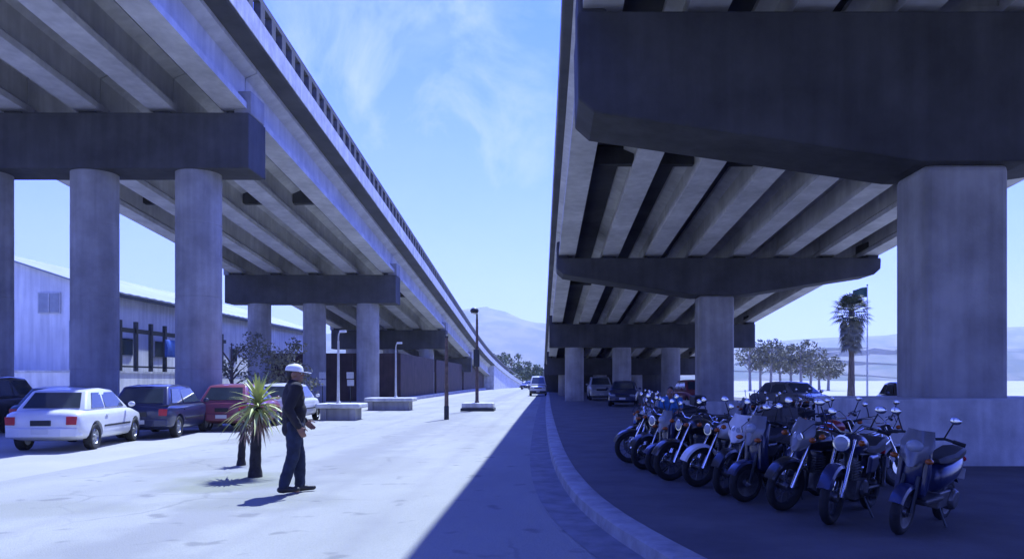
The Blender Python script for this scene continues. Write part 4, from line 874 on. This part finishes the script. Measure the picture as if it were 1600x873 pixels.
def tree(x, y, h, w, label, m='leaf', bark='bark', seed=0, name='tree', group=None, trunk_h=.4, size=.12, per=130, z=0, tr=None):
    r = random.Random(seed); o = thing(name, label, 'tree', (x, y, z), 0, group); b = MB(); th = h*trunk_h; tr = tr or max(.06, h*.022)
    top = Vector((r.uniform(-.2, .2), r.uniform(-.2, .2), th)); b.tube([(0, 0, -.1), (0, 0, .1), (top.x*.5, top.y*.5, th*.5), top, (top.x*1.3, top.y*1.2, h*.78)], [tr*1.5, tr*1.15, tr, tr*.8, tr*.25], 9)
    cl = []
    for k_ in range(9):
        a = k_*2.4+r.uniform(-.4, .4); rad = w*.5*r.uniform(.35, .8); zz = lerp(th*1.0, h*.86, (k_+r.random())/9); e = Vector((rad*math.cos(a), rad*math.sin(a), zz))
        st = Vector((top.x*.8, top.y*.8, max(th*.75, zz-rad*.9-.1))); b.tube([st, lerp(st, e, .5)+Vector((0, 0, .1*rad)), e], [tr*.45, tr*.3, tr*.1], 6)
        cl.append((e.x, e.y, e.z, w*r.uniform(.14, .25)))
        for _ in range(2): cl.append((e.x+r.uniform(-.3, .3)*w*.5, e.y+r.uniform(-.3, .3)*w*.5, e.z+r.uniform(-.1, .22)*w*.5, w*r.uniform(.09, .17)))
    b.build('trunk', bark, o, smooth=True)
    link('crown', leaves(cl, per, size, seed+100), m, o)
    return o
rt = random.Random(21)
# far tree line right of the viaduct (pale trunks) and at the end of the road
tn = ['first', 'second', 'third', 'fourth', 'fifth', 'sixth', 'seventh', 'eighth', 'ninth']
for i, px in enumerate((1172, 1188, 1204, 1220, 1236, 1252, 1266, 1280, 1294)):
    d = 118+rt.uniform(-8, 10); x = (px-855)/1212*d
    tree(x, d, 8.2*rt.uniform(.84, 1.08) if i < 7 else 5.2, 5.0, 'hazy pale-trunked tree, ' + tn[i] + ' along the field counting from the viaduct column', 'leaf_dry', 'palebark', 40+i, group='row of trees across the bright field', trunk_h=.40, size=.20, per=48, tr=.20)
for i, (px, d, h) in enumerate(((768, 190, 7.4), (783, 175, 8.6), (800, 168, 8.0), (816, 182, 6.2), (832, 170, 5.0), (848, 180, 5.6), (752, 210, 8.6))):
    tree((px-855)/1212*d, d, h, 5.2, ['rounded tree', 'tallest tree', 'wide tree', 'lower tree', 'small tree', 'tree', 'high tree'][i] + ' beyond the ramp, ' + tn[i] + ' in the hazy clump at the end of the road', 'leaf', 'bark', 80+i, group='trees at the end of the road', trunk_h=.28, size=.26, per=36)
tree(-11.3, 33.4, 3.5, 2.6, 'small dusty olive tree between the flyover columns', 'leaf_dry', 'bark', 5, 'tree', None, .35, .07, 260)
tree(-14.4, 35.5, 4.2, 2.6, 'small dry tree standing under the flyover behind the rose red hatchback', 'leaf_dry', 'bark', 9, 'tree', None, .4, .07, 200)
# fan palm
def palm(x, y, h, label):
    o = thing('palm_tree', label, 'tree', (x, y, 0)); r = random.Random(4); b = MB()
    pts = [(0.05*math.sin(t*2), 0, t*h) for t in np.linspace(0, 1, 14)]; b.tube(pts, [.30-.10*min(1, i/6)+(.012 if i % 2 else 0) for i in range(14)], 12).build('trunk', 'bark', o, smooth=False)
    sk = MB(); cr = MB()
    def fan(bb, base, dirv, ln, wd, droop):
        d = Vector(dirv).normalized(); side = d.cross(Vector((0, 0, 1))).normalized(); up = side.cross(d); stem = base+d*ln*.45
        bb.tube([base, stem], .018, 5)
        for q in range(11):
            a = lerp(-1.25, 1.25, q/10); dd = (d*math.cos(a)+side*math.sin(a)).normalized(); L_ = ln*.62*(1-.18*abs(a)); mid = stem+dd*L_*.6; tip = stem+dd*L_+Vector((0, 0, -droop*L_)); pw = up.cross(dd).normalized()*.06
            bb.add([stem, mid-pw, tip, mid+pw], [(0, 1, 2, 3)])
    for i in range(46):
        a = i*2.4; el = lerp(1.35, -.45, i/45); fan(cr, Vector((.0, 0, h-.1-.3*i/45)), (math.cos(a)*math.cos(el), math.sin(a)*math.cos(el), math.sin(el)), r.uniform(1.5, 1.9), 1, .25)
    for i in range(40):
        a = i*2.4; zz = h-.4-2.3*i/40; fan(sk, Vector((.12*math.cos(a), .12*math.sin(a), zz)), (math.cos(a)*.75, math.sin(a)*.75, -.7), r.uniform(1.1, 1.5)*(1-.3*i/40), 1, .4)
    cr.build('crown', 'frond', o); sk.build('dead_frond_skirt', 'leaf_dry', o); return o
palm(23.5, 60, 7.0, 'tall dark fan palm standing alone beyond the viaduct')
fp = thing('flagpole', 'thin pole with a small dark flag beside the top of the fan palm', 'flagpole', (29.3, 71, 0))
MB().lathe([(.09, 0), (.07, 4), (.035, 10.2)], n=12).build('pole', 'steel_gal', fp, smooth=True); MB().ell((0, 0, 10.25), (.08, .08, .08)).build('finial', 'steel_dk', fp, smooth=True)
b = MB(); rings = []
for i in range(9):
    t = i/8; x = -.04-1.25*t; rings.append([(x, .14*math.sin(t*7)+yy, 9.15+.9*0+zz-.25*t+.05*math.sin(t*5)) for yy, zz in ((-.008, 0), (.008, 0), (.008, .92), (-.008, .92))])
b.loft(rings).build('flag', 'flag', fp, smooth=True)

# ------------------------------------------------------------------ haze
hm = bpy.data.materials.new('haze_air'); hm.use_nodes = True; t = hm.node_tree; t.nodes.clear()
ho = t.nodes.new('ShaderNodeOutputMaterial'); pv = t.nodes.new('ShaderNodeVolumePrincipled'); pv.inputs['Color'].default_value = (.86, .90, .97, 1); pv.inputs['Density'].default_value = .00024; pv.inputs['Anisotropy'].default_value = .3
t.links.new(pv.outputs['Volume'], ho.inputs['Volume'])
b = MB().box(-7500, 7500, -3500, 9500, -3.5, 262); o = b.build('haze', hm); tag(o, kind='stuff')
